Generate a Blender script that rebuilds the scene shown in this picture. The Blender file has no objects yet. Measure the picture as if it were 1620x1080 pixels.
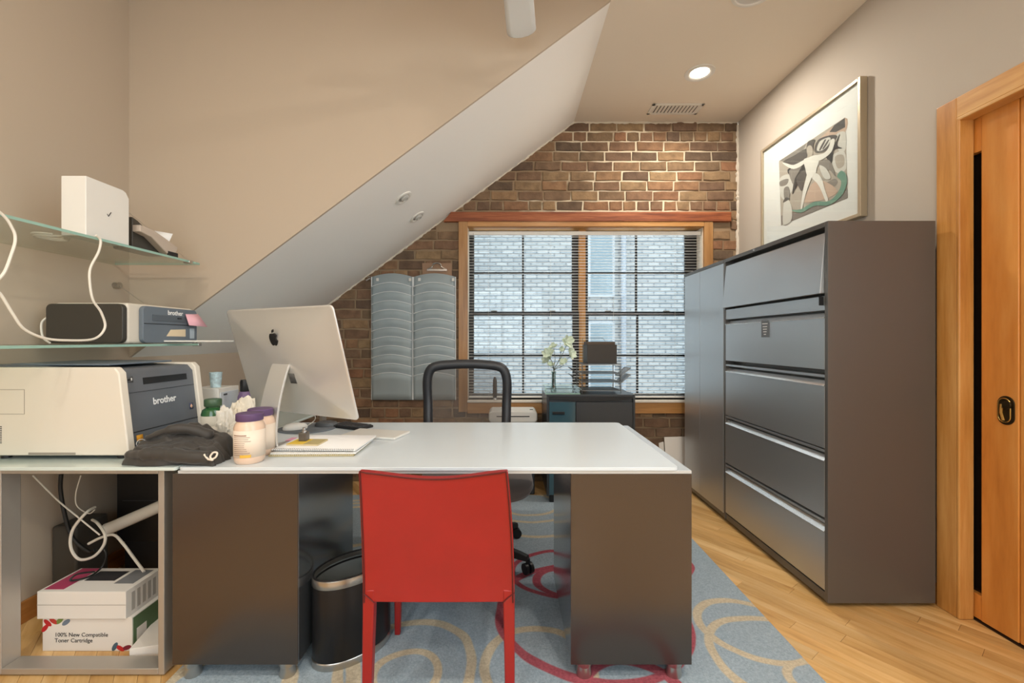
import bpy, bmesh, math, random
from mathutils import Matrix, Vector, noise as mnoise
random.seed(7)
R = math.radians
scene = bpy.context.scene
COL = scene.collection

# ------------------------------------------------------------------ camera, sky, exposure
CAMH, FPX, VX, VY = 1.18, 690.0, 803.0, 538.0      # eye height, focal length in px, vanishing point
cam = bpy.data.cameras.new('camera')
cam.sensor_width = 36.0
cam.lens = FPX / 1620 * 36.0
cam.shift_x = (810 - VX) / 1620
cam.shift_y = -(540 - VY) / 1620
cam.clip_start = 0.02
camo = bpy.data.objects.new('camera', cam)
COL.objects.link(camo)
camo.location = (0, 0, CAMH)
camo.rotation_euler = (R(90), 0, 0)
scene.camera = camo

W = bpy.data.worlds.new('overcast_sky')
scene.world = W
W.use_nodes = True
bg = W.node_tree.nodes['Background']
bg.inputs[0].default_value = (0.86, 0.94, 1.0, 1)
bg.inputs[1].default_value = 2.8
scene.view_settings.view_transform = 'Standard'
scene.view_settings.look = 'None'
scene.view_settings.exposure = 1.08
scene.view_settings.gamma = 1.0
scene.view_settings.use_curve_mapping = False

def portal(name, loc, rot, sx, sy):
    l = bpy.data.lights.new(name, 'AREA'); l.shape = 'RECTANGLE'; l.size = sx; l.size_y = sy
    l.cycles.is_portal = True
    o = bpy.data.objects.new(name, l); COL.objects.link(o); o.location = loc; o.rotation_euler = rot

LAMP_W = {'down': 9.0}
WARM = (1.0, 0.91, 0.80)

# ------------------------------------------------------------------ helpers
def PX(px, d): return (px - VX) * d / FPX
def PZ(py, d): return CAMH - (py - VY) * d / FPX
def S(r, g, b):
    def f(c):
        c /= 255.0
        return c / 12.92 if c <= 0.04045 else ((c + 0.055) / 1.055) ** 2.4
    return (f(r), f(g), f(b), 1.0)

MATS = {}
def newmat(name):
    m = bpy.data.materials.new(name); m.use_nodes = True
    nt = m.node_tree
    return m, nt, nt.nodes['Principled BSDF']

def coords(nt, scale=(1, 1, 1), rnd=False):
    tc = nt.nodes.new('ShaderNodeTexCoord'); mp = nt.nodes.new('ShaderNodeMapping')
    mp.inputs['Scale'].default_value = scale
    if rnd:
        oi = nt.nodes.new('ShaderNodeObjectInfo'); ml = nt.nodes.new('ShaderNodeMath'); ml.operation = 'MULTIPLY'
        ml.inputs[1].default_value = 37.0
        nt.links.new(oi.outputs['Random'], ml.inputs[0])
        ad = nt.nodes.new('ShaderNodeVectorMath'); ad.operation = 'ADD'
        nt.links.new(tc.outputs['Object'], ad.inputs[0]); nt.links.new(ml.outputs[0], ad.inputs[1])
        nt.links.new(ad.outputs[0], mp.inputs['Vector'])
    else:
        nt.links.new(tc.outputs['Object'], mp.inputs['Vector'])
    return mp.outputs['Vector']

def noise(nt, vec, scale, detail=4, rough=.55):
    n = nt.nodes.new('ShaderNodeTexNoise')
    n.inputs['Scale'].default_value = scale; n.inputs['Detail'].default_value = detail
    n.inputs['Roughness'].default_value = rough
    nt.links.new(vec, n.inputs['Vector'])
    return n.outputs['Fac']

def ramp(nt, fac, stops):
    r = nt.nodes.new('ShaderNodeValToRGB')
    el = r.color_ramp.elements
    while len(el) < len(stops): el.new(0.5)
    for e, (p, c) in zip(el, stops): e.position = p; e.color = c
    nt.links.new(fac, r.inputs[0])
    return r.outputs[0]

def bumpnode(nt, b, fac, strength, dist=0.002):
    n = nt.nodes.new('ShaderNodeBump'); n.inputs['Strength'].default_value = strength
    n.inputs['Distance'].default_value = dist
    nt.links.new(fac, n.inputs['Height']); nt.links.new(n.outputs[0], b.inputs['Normal'])

def mat(name, col, rough=.5, metal=0, spec=.5, coat=0, var=None, bump=None, sheen=0, alpha=1, sub=0):
    if name in MATS: return MATS[name]
    m, nt, b = newmat(name)
    b.inputs['Base Color'].default_value = col
    b.inputs['Roughness'].default_value = rough
    b.inputs['Metallic'].default_value = metal
    b.inputs['Specular IOR Level'].default_value = spec
    b.inputs['Coat Weight'].default_value = coat
    b.inputs['Coat Roughness'].default_value = .08
    b.inputs['Sheen Weight'].default_value = sheen
    b.inputs['Alpha'].default_value = alpha
    vec = None
    if var:
        vec = coords(nt)
        f = noise(nt, vec, var[0])
        a = var[1]
        c = ramp(nt, f, [(.3, tuple(x * (1 - a) for x in col[:3]) + (1,)), (.7, tuple(min(1, x * (1 + a)) for x in col[:3]) + (1,))])
        nt.links.new(c, b.inputs['Base Color'])
    if bump:
        vec = vec or coords(nt)
        bumpnode(nt, b, noise(nt, vec, bump[0], 5), bump[1], bump[2] if len(bump) > 2 else .002)
    MATS[name] = m
    return m

def wood(name, cols, grain=(1, 1, 1), scale=3.0, rough=.35, rnd=False, coat=.15, hue=0):
    m, nt, b = newmat(name)
    vec = coords(nt, grain, rnd)
    f1 = noise(nt, vec, scale, 6, .6)
    f2 = noise(nt, vec, scale * 5, 4, .6)
    mx = nt.nodes.new('ShaderNodeMath'); mx.operation = 'MULTIPLY_ADD'; mx.inputs[1].default_value = .3
    nt.links.new(f2, mx.inputs[0]); nt.links.new(f1, mx.inputs[2])
    c = ramp(nt, mx.outputs[0], [(.42, cols[0]), (.62, cols[1]), (.85, cols[2])])
    if hue:
        oi = nt.nodes.new('ShaderNodeObjectInfo')
        hs = nt.nodes.new('ShaderNodeHueSaturation')
        mr = nt.nodes.new('ShaderNodeMapRange'); mr.inputs['To Min'].default_value = 1 - hue; mr.inputs['To Max'].default_value = 1 + hue
        nt.links.new(oi.outputs['Random'], mr.inputs['Value']); nt.links.new(mr.outputs[0], hs.inputs['Value'])
        nt.links.new(c, hs.inputs['Color']); c = hs.outputs[0]
    nt.links.new(c, b.inputs['Base Color'])
    b.inputs['Roughness'].default_value = rough
    b.inputs['Coat Weight'].default_value = coat; b.inputs['Coat Roughness'].default_value = .2
    bumpnode(nt, b, f2, .15, .001)
    MATS[name] = m
    return m

def glassmat(name, tint, refl=.08, rough=.02):
    """thin clear glass: tinted see-through plus a fresnel mirror"""
    m, nt, b = newmat(name)
    nt.nodes.remove(b)
    out = nt.nodes['Material Output']
    t = nt.nodes.new('ShaderNodeBsdfTransparent'); t.inputs[0].default_value = tint
    g = nt.nodes.new('ShaderNodeBsdfGlossy'); g.inputs['Roughness'].default_value = rough
    lay = nt.nodes.new('ShaderNodeLayerWeight'); lay.inputs['Blend'].default_value = .5
    pw = nt.nodes.new('ShaderNodeMath'); pw.operation = 'POWER'; pw.inputs[1].default_value = 5
    nt.links.new(lay.outputs['Facing'], pw.inputs[0])
    lw = nt.nodes.new('ShaderNodeMath'); lw.operation = 'MULTIPLY_ADD'; lw.inputs[1].default_value = .9 - refl * .5; lw.inputs[2].default_value = refl * .5
    nt.links.new(pw.outputs[0], lw.inputs[0])
    mx = nt.nodes.new('ShaderNodeMixShader')
    nt.links.new(lw.outputs[0], mx.inputs[0]); nt.links.new(t.outputs[0], mx.inputs[1]); nt.links.new(g.outputs[0], mx.inputs[2])
    nt.links.new(mx.outputs[0], out.inputs[0])
    MATS[name] = m
    return m

def meshfabric(name, col, through):
    """open-weave mesh: part cloth, part holes"""
    m, nt, b = newmat(name)
    out = nt.nodes['Material Output']
    b.inputs['Base Color'].default_value = col; b.inputs['Roughness'].default_value = .7
    t = nt.nodes.new('ShaderNodeBsdfTransparent')
    mx = nt.nodes.new('ShaderNodeMixShader'); mx.inputs[0].default_value = through
    nt.links.new(b.outputs[0], mx.inputs[1]); nt.links.new(t.outputs[0], mx.inputs[2]); nt.links.new(mx.outputs[0], out.inputs[0])
    MATS[name] = m
    return m

def emitmat(name, col, s):
    m, nt, b = newmat(name)
    b.inputs['Base Color'].default_value = (.8, .8, .8, 1)
    b.inputs['Emission Color'].default_value = col; b.inputs['Emission Strength'].default_value = s
    MATS[name] = m
    return m

RM = {}
def setprops(o, label=None, cat=None, group=None, kind=None):
    if label: o['label'] = label
    if cat: o['category'] = cat
    if group: o['group'] = group
    if kind: o['kind'] = kind
    return o

def thing(name, label, cat, loc=(0, 0, 0), rotz=0, group=None, kind=None):
    o = bpy.data.objects.new(name, None); COL.objects.link(o)
    o.empty_display_size = .05
    o.location = loc; o.rotation_euler = (0, 0, rotz)
    RM[o.name] = Matrix.Translation(Vector(loc)) @ Matrix.Rotation(rotz, 4, 'Z')
    return setprops(o, label, cat, group, kind)

def linkobj(name, me, parent=None):
    o = bpy.data.objects.new(name, me); COL.objects.link(o)
    if parent is not None:
        o.parent = parent
        RM[o.name] = RM.get(parent.name, Matrix())
    return o

class MB:
    def __init__(s): s.v = []; s.f = []; s.m = []
    def add(s, vs, fs, mi=0):
        n = len(s.v); s.v += [tuple(p) for p in vs]
        for f in fs: s.f.append([i + n for i in f]); s.m.append(mi)
        return s
    def box(s, x0, x1, y0, y1, z0, z1, mi=0):
        return s.add([(x0,y0,z0),(x1,y0,z0),(x1,y1,z0),(x0,y1,z0),(x0,y0,z1),(x1,y0,z1),(x1,y1,z1),(x0,y1,z1)],
                     [(0,3,2,1),(4,5,6,7),(0,1,5,4),(1,2,6,5),(2,3,7,6),(3,0,4,7)], mi)
    def cyl(s, p0, p1, r0, r1=None, n=16, mi=0):
        r1 = r0 if r1 is None else r1
        p0, p1 = Vector(p0), Vector(p1); d = (p1 - p0).normalized()
        a = d.orthogonal().normalized(); b = d.cross(a)
        vs = []
        for p, r in ((p0, r0), (p1, r1)):
            for i in range(n):
                t = 2 * math.pi * i / n; vs.append(p + (a * math.cos(t) + b * math.sin(t)) * r)
        fs = [(i, (i + 1) % n, n + (i + 1) % n, n + i) for i in range(n)] + [tuple(range(n))[::-1], tuple(range(n, 2 * n))]
        return s.add(vs, fs, mi)
    def tube(s, pts, r, n=8, closed=False, mi=0, flat=None):
        pts = [Vector(p) for p in pts]; k = len(pts)
        rs = r if isinstance(r, (list, tuple)) else [r] * k
        vs = []; prev = None
        for i, p in enumerate(pts):
            if closed: d = pts[(i + 1) % k] - pts[i - 1]
            else: d = pts[min(i + 1, k - 1)] - pts[max(i - 1, 0)]
            if d.length < 1e-9: d = Vector((0, 0, 1))
            d.normalize()
            if prev is None: a = d.orthogonal().normalized()
            else:
                a = prev - d * prev.dot(d)
                a = a.normalized() if a.length > 1e-6 else d.orthogonal().normalized()
            prev = a; b = d.cross(a)
            for j in range(n):
                t = 2 * math.pi * j / n
                vs.append(p + (a * math.cos(t) + b * math.sin(t)) * rs[i])
        fs = []
        for i in range(k if closed else k - 1):
            for j in range(n):
                fs.append((i * n + j, i * n + (j + 1) % n, ((i + 1) % k) * n + (j + 1) % n, ((i + 1) % k) * n + j))
        if not closed: fs += [tuple(range(n))[::-1], tuple(range((k - 1) * n, k * n))]
        return s.add(vs, fs, mi)
    def lathe(s, prof, c=(0, 0, 0), n=32, sx=1, sy=1, rot=0, mi=0, cap0=True, cap1=True):
        vs = []; cr, sr = math.cos(rot), math.sin(rot)
        for r, z in prof:
            for i in range(n):
                t = 2 * math.pi * i / n; x, y = r * sx * math.cos(t), r * sy * math.sin(t)
                vs.append((c[0] + x * cr - y * sr, c[1] + x * sr + y * cr, c[2] + z))
        fs = [(k * n + i, k * n + (i + 1) % n, (k + 1) * n + (i + 1) % n, (k + 1) * n + i) for k in range(len(prof) - 1) for i in range(n)]
        if cap0: fs.append(tuple(range(n))[::-1])
        if cap1: fs.append(tuple(range((len(prof) - 1) * n, len(prof) * n)))
        return s.add(vs, fs, mi)
    def prism(s, poly, axis, lo, hi, mi=0):
        def P(a, b, t): return {'x': (t, a, b), 'y': (a, t, b), 'z': (a, b, t)}[axis]
        n = len(poly)
        vs = [P(a, b, lo) for a, b in poly] + [P(a, b, hi) for a, b in poly]
        fs = [(i, (i + 1) % n, n + (i + 1) % n, n + i) for i in range(n)] + [tuple(range(n))[::-1], tuple(range(n, 2 * n))]
        return s.add(vs, fs, mi)
    def grid(s, fn, nu, nv, mi=0, wrapu=False):
        vs = [fn(i / (nu if wrapu else nu - 1), j / (nv - 1)) for j in range(nv) for i in range(nu)]
        fs = []
        for j in range(nv - 1):
            for i in range(nu if wrapu else nu - 1):
                fs.append((j * nu + i, j * nu + (i + 1) % nu, (j + 1) * nu + (i + 1) % nu, (j + 1) * nu + i))
        return s.add(vs, fs, mi)
    def xf(s, M, start=0):
        s.v = s.v[:start] + [tuple(M @ Vector(p)) for p in s.v[start:]]
        return s
    def build(s, name, mats, parent=None, bevel=0, seg=2, smooth=True, ang=38, world=True, solid=0, recalc=True):
        me = bpy.data.meshes.new(name)
        v = s.v
        if parent is not None and world:
            I = RM.get(parent.name, Matrix()).inverted(); v = [tuple(I @ Vector(p)) for p in v]
        me.from_pydata(v, [], s.f)
        for m in (mats if isinstance(mats, (list, tuple)) else [mats]): me.materials.append(m)
        for p, mi in zip(me.polygons, s.m): p.material_index = mi
        if recalc:
            bm = bmesh.new(); bm.from_mesh(me); bmesh.ops.recalc_face_normals(bm, faces=bm.faces); bm.to_mesh(me); bm.free()
        if smooth:
            me.polygons.foreach_set('use_smooth', [True] * len(me.polygons))
            me.set_sharp_from_angle(angle=R(ang))
        me.update()
        o = linkobj(name, me, parent)
        if solid:
            md = o.modifiers.new('solid', 'SOLIDIFY'); md.thickness = solid; md.offset = 0
        if bevel:
            md = o.modifiers.new('bevel', 'BEVEL'); md.width = bevel; md.segments = seg; md.limit_method = 'ANGLE'
            md.angle_limit = R(40); md.harden_normals = smooth
        return o

def struct(o, label=None):
    o['kind'] = 'structure'
    if label: o['label'] = label
    return o

def smoothpath(pts, n=8, closed=False):
    """Catmull-Rom through pts"""
    P = [Vector(p) for p in pts]; out = []; k = len(P)
    for i in range(k if closed else k - 1):
        if closed: a, b, c, d = P[i - 1], P[i], P[(i + 1) % k], P[(i + 2) % k]
        else: a, b, c, d = P[max(i - 1, 0)], P[i], P[i + 1], P[min(i + 2, k - 1)]
        for j in range(n):
            t = j / n
            out.append(.5 * ((2 * b) + (c - a) * t + (2 * a - 5 * b + 4 * c - d) * t * t + (3 * b - a - 3 * c + d) * t ** 3))
    if not closed: out.append(P[-1])
    return out

def roundrect(x0, x1, y0, y1, r, n=5):
    pts = []
    for cx, cy, a0 in ((x1 - r, y1 - r, 0), (x0 + r, y1 - r, 90), (x0 + r, y0 + r, 180), (x1 - r, y0 + r, 270)):
        for i in range(n + 1):
            a = R(a0 + 90 * i / n); pts.append((cx + r * math.cos(a), cy + r * math.sin(a)))
    return pts

def text(body, size, m, parent, loc, right, up, name='lettering', align='CENTER', world=True, spacing=1.0, bold=0):
    cu = bpy.data.curves.new('t', 'FONT'); cu.body = body; cu.size = size; cu.align_x = align; cu.align_y = 'CENTER'
    cu.extrude = .0004; cu.space_line = 1.0; cu.space_character = spacing; cu.resolution_u = 3; cu.offset = bold
    to = bpy.data.objects.new('t', cu); COL.objects.link(to)
    dg = bpy.context.evaluated_depsgraph_get()
    me = bpy.data.meshes.new_from_object(to.evaluated_get(dg))
    bpy.data.objects.remove(to); bpy.data.curves.remove(cu)
    right, up = Vector(right).normalized(), Vector(up).normalized(); nor = right.cross(up)
    M = Matrix((right, up, nor)).transposed().to_4x4(); M.translation = Vector(loc)
    if parent is not None and world: M = RM.get(parent.name, Matrix()).inverted() @ M
    me.transform(M); me.materials.clear(); me.materials.append(m); me.name = name
    return linkobj(name, me, parent)

# ------------------------------------------------------------------ materials
PAINTR = mat('wall_paint_pale', S(186, 177, 165), .75, spec=.3, bump=(60, .06))  # right wall: same wall paint, its whiter light put into the colour
PAINT = mat('wall_paint', S(190, 174, 155), .75, spec=.3, bump=(60, .06))
CEILP = mat('ceiling_paint', S(232, 221, 205), .8, spec=.25, bump=(50, .05))
SLOPE_LIT = mat('slope_paint', S(242, 240, 236), .8, spec=.25, bump=(50, .05))  # wall paint whitened: the slope's daylight is put into the colour
OAK = wood('oak_trim', [S(168, 110, 48), S(196, 138, 70), S(216, 164, 98)], (1, 1, .08), 14, .35)
OAK_SHADE = wood('window_oak', [S(134, 92, 48), S(164, 118, 68), S(186, 142, 92)], (1, 1, .08), 14, .4)  # trim oak darkened: shade around the window put into the colour
OAKY = wood('oak_trim_level', [S(176, 122, 60), S(204, 152, 88), S(222, 176, 112)], (1, .08, 1), 14, .35)
OAKX = wood('oak_casing_level', [S(150, 100, 50), S(182, 130, 74), S(204, 156, 98)], (.08, 1, 1), 14, .4)  # level window oak, with that shade in its colour too
DOORW = wood('door_cherry', [S(184, 110, 42), S(210, 136, 60), S(222, 156, 82)], (1, .9, .12), 7, .3, coat=.35)
LINT = wood('lintel_wood', [S(96, 44, 22), S(142, 76, 42), S(178, 108, 68)], (.12, 1, 2.2), 20, .6, coat=0)
PLANK = wood('oak_plank', [S(180, 132, 74), S(212, 168, 106), S(230, 194, 138)], (.12, 1, 1), 12, .32, rnd=True, coat=.25, hue=.13)
BASEW = wood('baseboard_wood', [S(120, 66, 26), S(164, 104, 48), S(188, 130, 70)], (1, .1, 1), 12, .4)
CAB_LIT = mat('graphite_drawer_front', S(192, 197, 201), .36, .8, .5, bump=(220, .02))  # cabinet charcoal paled: window sheen on the fronts put into the colour
GRAPH = mat('graphite_front', S(97, 90, 85), .25, .78, .5)
GRAPHS = mat('graphite_gloss_side', S(172, 177, 182), .16, .9, .5)
CAB = mat('charcoal_cabinet', S(101, 99, 96), .34, .4, .5, bump=(220, .02))
BLACKM = mat('black_metal', S(26, 27, 29), .4, .2)
SASH = mat('black_sash', S(14, 15, 17), .45)
STEEL = mat('brushed_steel', S(190, 186, 180), .28, .95)
ALU = mat('aluminium', S(214, 212, 208), .35, .55)
SILVERF = mat('silver_frame', S(186, 180, 172), .4, .6)
WHITEG = mat('white_glass', S(212, 220, 225), .28, 0, .4, coat=.12)
GLEDGE = mat('glass_edge_green', S(150, 186, 172), .15, 0, .6)
DGEDGE = mat('desk_glass_edge', S(198, 210, 202), .15, 0, .6)
GLASS = glassmat('clear_glass', (.93, .97, .95, 1))
PANE = glassmat('window_pane', (.96, .98, .98, 1), .05)
SHELFG = glassmat('shelf_glass', (.93, .975, .95, 1), .1)
REDL = mat('red_leather', S(150, 24, 23), .38, 0, .5, coat=.1, var=(6, .08), bump=(160, .08))
REDD = mat('red_leather_seam', S(84, 14, 15), .5)
WHITEP = mat('white_plastic', S(226, 223, 216), .42)
CREAMP = mat('warm_white_plastic', S(222, 214, 200), .45)
DARKP = mat('dark_grey_plastic', S(64, 66, 70), .4)
SLATEP = mat('slate_plastic', S(104, 114, 124), .4)
BLACKP = mat('black_plastic', S(24, 24, 26), .45)
BROWNP = mat('brown_black_plastic', S(60, 56, 50), .4)
PAPER = mat('paper', S(238, 238, 236), .8)
CARD = mat('white_card', S(228, 222, 214), .7)
TANC = mat('tan_card', S(186, 170, 128), .8)
YELLOW = mat('yellow_paper', S(226, 190, 70), .8)
CHROME = mat('chrome', S(210, 210, 210), .15, 1)
WIRE = mat('wire_metal', S(120, 120, 118), .3, .9)
WHITECORD = mat('white_cord', S(226, 220, 208), .5)
BLACKCORD = mat('black_cord', S(22, 22, 22), .5)
BLIND = mat('blind_white', S(238, 235, 230), .45)
LETW = mat('white_print', S(240, 240, 240), .6)
LETD = mat('dark_print', S(60, 58, 56), .7)
PURPLE = mat('purple_lid', S(92, 68, 108), .45)
GREENB = mat('green_bottle', S(46, 92, 52), .2, coat=.4)
FROST = glassmat('thin_plastic', (.9, .89, .86, 1), .15, .2)

# ------------------------------------------------------------------ room shell
XL, XR, YB, YF, ZC = -2.03, 1.93, 3.65, -1.8, 3.005
YC = 2.34                                     # cheek wall plane
FX, ZK = .555, 1.088                          # fold of the slope with the flat ceiling, knee height at the left wall
SL = (ZC - ZK) / (FX - XL)
def slopez(x): return ZK + (x - XL) * SL

fl = struct(MB().box(XL - .1, XR + .16, YF - .1, YB + .16, -.1, -.004).build('floor', mat('subfloor', S(90, 60, 34), .7), smooth=False), 'honey oak strip floor laid on the diagonal')
wl = MB().box(XL - .1, XL, YF, YC, 0, ZC).box(XL - .1, XL, YC, YB, 0, ZK)
struct(wl.build('wall_left', PAINT, smooth=False))
D0, D1, DH = .93, 1.854, 2.123                # pocket door opening
RWY0, RWY1, RWZ0, RWZ1 = -1.6, .5, .55, 2.65      # side window added behind the photographer for fill light
wr = MB()
for xa, xb, ye in ((XR, XR + .038, D0), (XR + .1, XR + .15, YB)):
    wr.box(xa, xb, YF, RWY0, 0, ZC).box(xa, xb, RWY1, ye, 0, ZC).box(xa, xb, RWY0, RWY1, 0, RWZ0).box(xa, xb, RWY0, RWY1, RWZ1, ZC)
wr.box(XR + .038, XR + .1, RWY0 - .02, RWY0, RWZ0, RWZ1).box(XR + .038, XR + .1, RWY1, RWY1 + .02, RWZ0, RWZ1).box(XR + .038, XR + .1, RWY0, RWY1, RWZ0 - .02, RWZ0).box(XR + .038, XR + .1, RWY0, RWY1, RWZ1, RWZ1 + .02)
wr.box(XR, XR + .038, D1, YB, 0, ZC).box(XR, XR + .038, D0, D1, DH, ZC)
struct(wr.build('wall_right', PAINTR, smooth=False))
WX0, WX1, WZ0, WZ1 = PX(740, YB), PX(1112, YB), PZ(632, YB), PZ(359, YB)
YM0 = YB + .008
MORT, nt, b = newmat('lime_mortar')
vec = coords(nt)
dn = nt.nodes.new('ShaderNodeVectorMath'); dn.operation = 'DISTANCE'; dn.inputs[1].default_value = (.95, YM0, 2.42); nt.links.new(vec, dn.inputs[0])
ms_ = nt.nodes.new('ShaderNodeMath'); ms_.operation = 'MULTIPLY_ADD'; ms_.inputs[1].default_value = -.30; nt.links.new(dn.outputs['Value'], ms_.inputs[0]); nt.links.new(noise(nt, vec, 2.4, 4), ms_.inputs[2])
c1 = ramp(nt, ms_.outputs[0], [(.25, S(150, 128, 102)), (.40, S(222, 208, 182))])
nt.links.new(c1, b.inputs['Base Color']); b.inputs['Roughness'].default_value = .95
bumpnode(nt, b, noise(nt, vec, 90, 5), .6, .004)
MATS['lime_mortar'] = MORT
YM = YB + .008
wb = MB()
def backpoly(x0, x1, z0, z1):
    poly = [(x0, z0), (x1, z0), (x1, z1), (x0, z1)]
    return poly
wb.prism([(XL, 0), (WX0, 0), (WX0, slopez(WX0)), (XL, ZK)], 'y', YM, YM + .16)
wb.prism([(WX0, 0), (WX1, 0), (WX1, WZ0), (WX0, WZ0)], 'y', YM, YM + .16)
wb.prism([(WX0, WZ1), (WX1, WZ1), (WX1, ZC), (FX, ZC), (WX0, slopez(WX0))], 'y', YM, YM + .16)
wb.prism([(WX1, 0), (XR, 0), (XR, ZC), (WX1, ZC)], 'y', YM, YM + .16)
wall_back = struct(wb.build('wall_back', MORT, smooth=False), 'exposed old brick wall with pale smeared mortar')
# front wall behind the photographer, with a window added for fill light
FWX0, FWX1, FWZ0, FWZ1 = -1.2, .8, .9, 2.3
wf = MB().box(XL, FWX0, YF - .12, YF, 0, ZC).box(FWX1, XR, YF - .12, YF, 0, ZC).box(FWX0, FWX1, YF - .12, YF, 0, FWZ0).box(FWX0, FWX1, YF - .12, YF, FWZ1, ZC)
struct(wf.build('wall_front', PAINT, smooth=False))
struct(MB().box(XL - .1, XR + .15, YF - .12, YC, ZC, ZC + .1).box(FX, XR + .15, YC, YB + .17, ZC, ZC + .1).build('ceiling', CEILP, smooth=False))
T = .03
ca, sa = math.cos(math.atan(SL)), math.sin(math.atan(SL))
struct(MB().prism([(XL - .05, slopez(XL - .05)), (FX, ZC), (FX - T * sa, ZC + T * ca), (XL - .05 - T * sa, slopez(XL - .05) + T * ca)], 'y', YC + .015, YB + .17).build('ceiling_slope', SLOPE_LIT, smooth=False), 'pale sloped attic ceiling')
struct(MB().prism([(XL, slopez(XL)), (FX, ZC), (XL, ZC)], 'y', YC, YC + .0149).build('wall_cheek', PAINT, smooth=False), 'triangular beige cheek wall above the slope')
struct(MB().box(XL, XL + .014, YF, YB, 0, .09).build('baseboard_left', BASEW, bevel=.003))
struct(MB().box(XR - .014, XR, 1.945, YB, 0, .09).build('baseboard_right', BASEW, bevel=.003))

# bricks -------------------------------------------------------------
BRICK, nt, b = newmat('old_brick')
oi = nt.nodes.new('ShaderNodeObjectInfo')
base = ramp(nt, oi.outputs['Random'], [(0, S(100, 84, 72)), (.16, S(140, 110, 88)), (.32, S(122, 100, 82)), (.48, S(154, 130, 100)), (.64, S(144, 106, 82)), (.82, S(136, 114, 90)), (1, S(96, 82, 72))])
vec = coords(nt, (1, 1, 1), True)
n1 = noise(nt, vec, 14, 5)
mixn = nt.nodes.new('ShaderNodeMix'); mixn.data_type = 'RGBA'; mixn.blend_type = 'MULTIPLY'; mixn.inputs[0].default_value = .8
nt.links.new(base, mixn.inputs[6]); nt.links.new(ramp(nt, n1, [(.3, (.55, .52, .5, 1)), (.65, (1.1, 1.06, 1.0, 1))]), mixn.inputs[7])
nt.links.new(mixn.outputs[2], b.inputs['Base Color'])
b.inputs['Roughness'].default_value = .9; b.inputs['Specular IOR Level'].default_value = .25
bumpnode(nt, b, noise(nt, vec, 60, 6), .7, .004)
MATS['old_brick'] = BRICK

def clip(poly, a, bb, c):                       # keep a*x + b*z <= c
    out = []
    for i in range(len(poly)):
        p, q = poly[i], poly[(i + 1) % len(poly)]
        fp, fq = a * p[0] + bb * p[1] - c, a * q[0] + bb * q[1] - c
        if fp <= 0: out.append(p)
        if fp * fq < 0:
            t = fp / (fp - fq); out.append((p[0] + (q[0] - p[0]) * t, p[1] + (q[1] - p[1]) * t))
    return out

def brickmesh(mb, poly, cx, cz, y, proud):
    n = len(poly); k = .004
    # inset front ring towards the centre
    fr = []
    for (x, z) in poly:
        dx, dz = x - cx, z - cz; L = math.hypot(dx, dz) or 1
        fr.append((x - dx / L * k * 1.3, z - dz / L * k))
    vs = [(x, y + .012, z) for x, z in poly] + [(x, y - proud + .003, z) for x, z in poly] + [(x, y - proud, z) for x, z in fr]
    fs = [(i, (i + 1) % n, n + (i + 1) % n, n + i) for i in range(n)] + [(n + i, n + (i + 1) % n, 2 * n + (i + 1) % n, 2 * n + i) for i in range(n)] + [tuple(range(2 * n, 3 * n))]
    mb.add(vs, fs)

PITCH = .0826
LZ0, LZ1 = PZ(350, 3.62), PZ(335, 3.62)
LX0, LX1 = PX(708, 3.62), PX(1157, 3.62)
rest = MB(); nb = 0
rb = random.Random(3)
for k in range(37):
    zt = ZC - .004 - k * PITCH; z0, z1 = zt - PITCH + .014, zt
    if z0 < 0: break
    header = k % 7 == 1
    L = .112 if header else .224
    x = XR - .012 + (0 if k % 2 else .11) - (.03 * (k % 3))
    while x > XL:
        Lk = L * rb.uniform(.95, 1.04)
        if header and rb.random() < .18: Lk *= 2
        xa, xb = x - Lk + rb.uniform(.011, .017), x
        x -= Lk
        xb = min(xb, XR - .012)
        if xb - xa < .03: continue
        # holes: window opening and lintel
        segs = [(xa, xb)]
        def cut(segs, h0, h1):
            o = []
            for a, bb in segs:
                if bb <= h0 or a >= h1: o.append((a, bb)); continue
                if a < h0: o.append((a, h0))
                if bb > h1: o.append((h1, bb))
            return o
        zc = (z0 + z1) / 2
        if WZ0 - .1 < zc < WZ1 + .02: segs = cut(segs, WX0 - .02, WX1 + .02)
        if LZ0 - .035 < zc < LZ1 + .03: segs = cut(segs, LX0 - .1, LX1 + .012)
        for a, bb in segs:
            if bb - a < .03: continue
            j = lambda s=.0036: rb.uniform(-s, s)
            poly = []
            for (p, q, n) in (((a, z0), (bb, z0), 3), ((bb, z0), (bb, z1), 1), ((bb, z1), (a, z1), 3), ((a, z1), (a, z0), 1)):
                for i in range(n):
                    t = i / n; poly.append((p[0] + (q[0] - p[0]) * t + j(), p[1] + (q[1] - p[1]) * t + j()))
            if max(z for _, z in poly) > slopez(a) - .01:
                poly = clip(poly, -SL, 1, ZK - XL * SL - .008)
            if len(poly) < 3: continue
            cx = sum(p[0] for p in poly) / len(poly); cz = sum(p[1] for p in poly) / len(poly)
            ar = abs(sum(poly[i][0] * poly[(i + 1) % len(poly)][1] - poly[(i + 1) % len(poly)][0] * poly[i][1] for i in range(len(poly)))) / 2
            if ar < .0006: continue
            hidden = cx < -1.48 or cz < .42 or (cx > 1.45 and cz < 1.72) or nb >= 298
            mb = rest if hidden else MB()
            brickmesh(mb, poly, cx, cz, YB + .003, rb.uniform(.001, .008))
            if not hidden:
                mb.v = [(p[0] - cx, p[1] - YB, p[2] - cz) for p in mb.v]
                o = mb.build('brick', BRICK, wall_back, world=False, smooth=False)
                o.location = (cx, YB, cz); nb += 1
o = rest.build('brick_remainder', BRICK, wall_back, smooth=False); o['kind'] = 'stuff'
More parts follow.
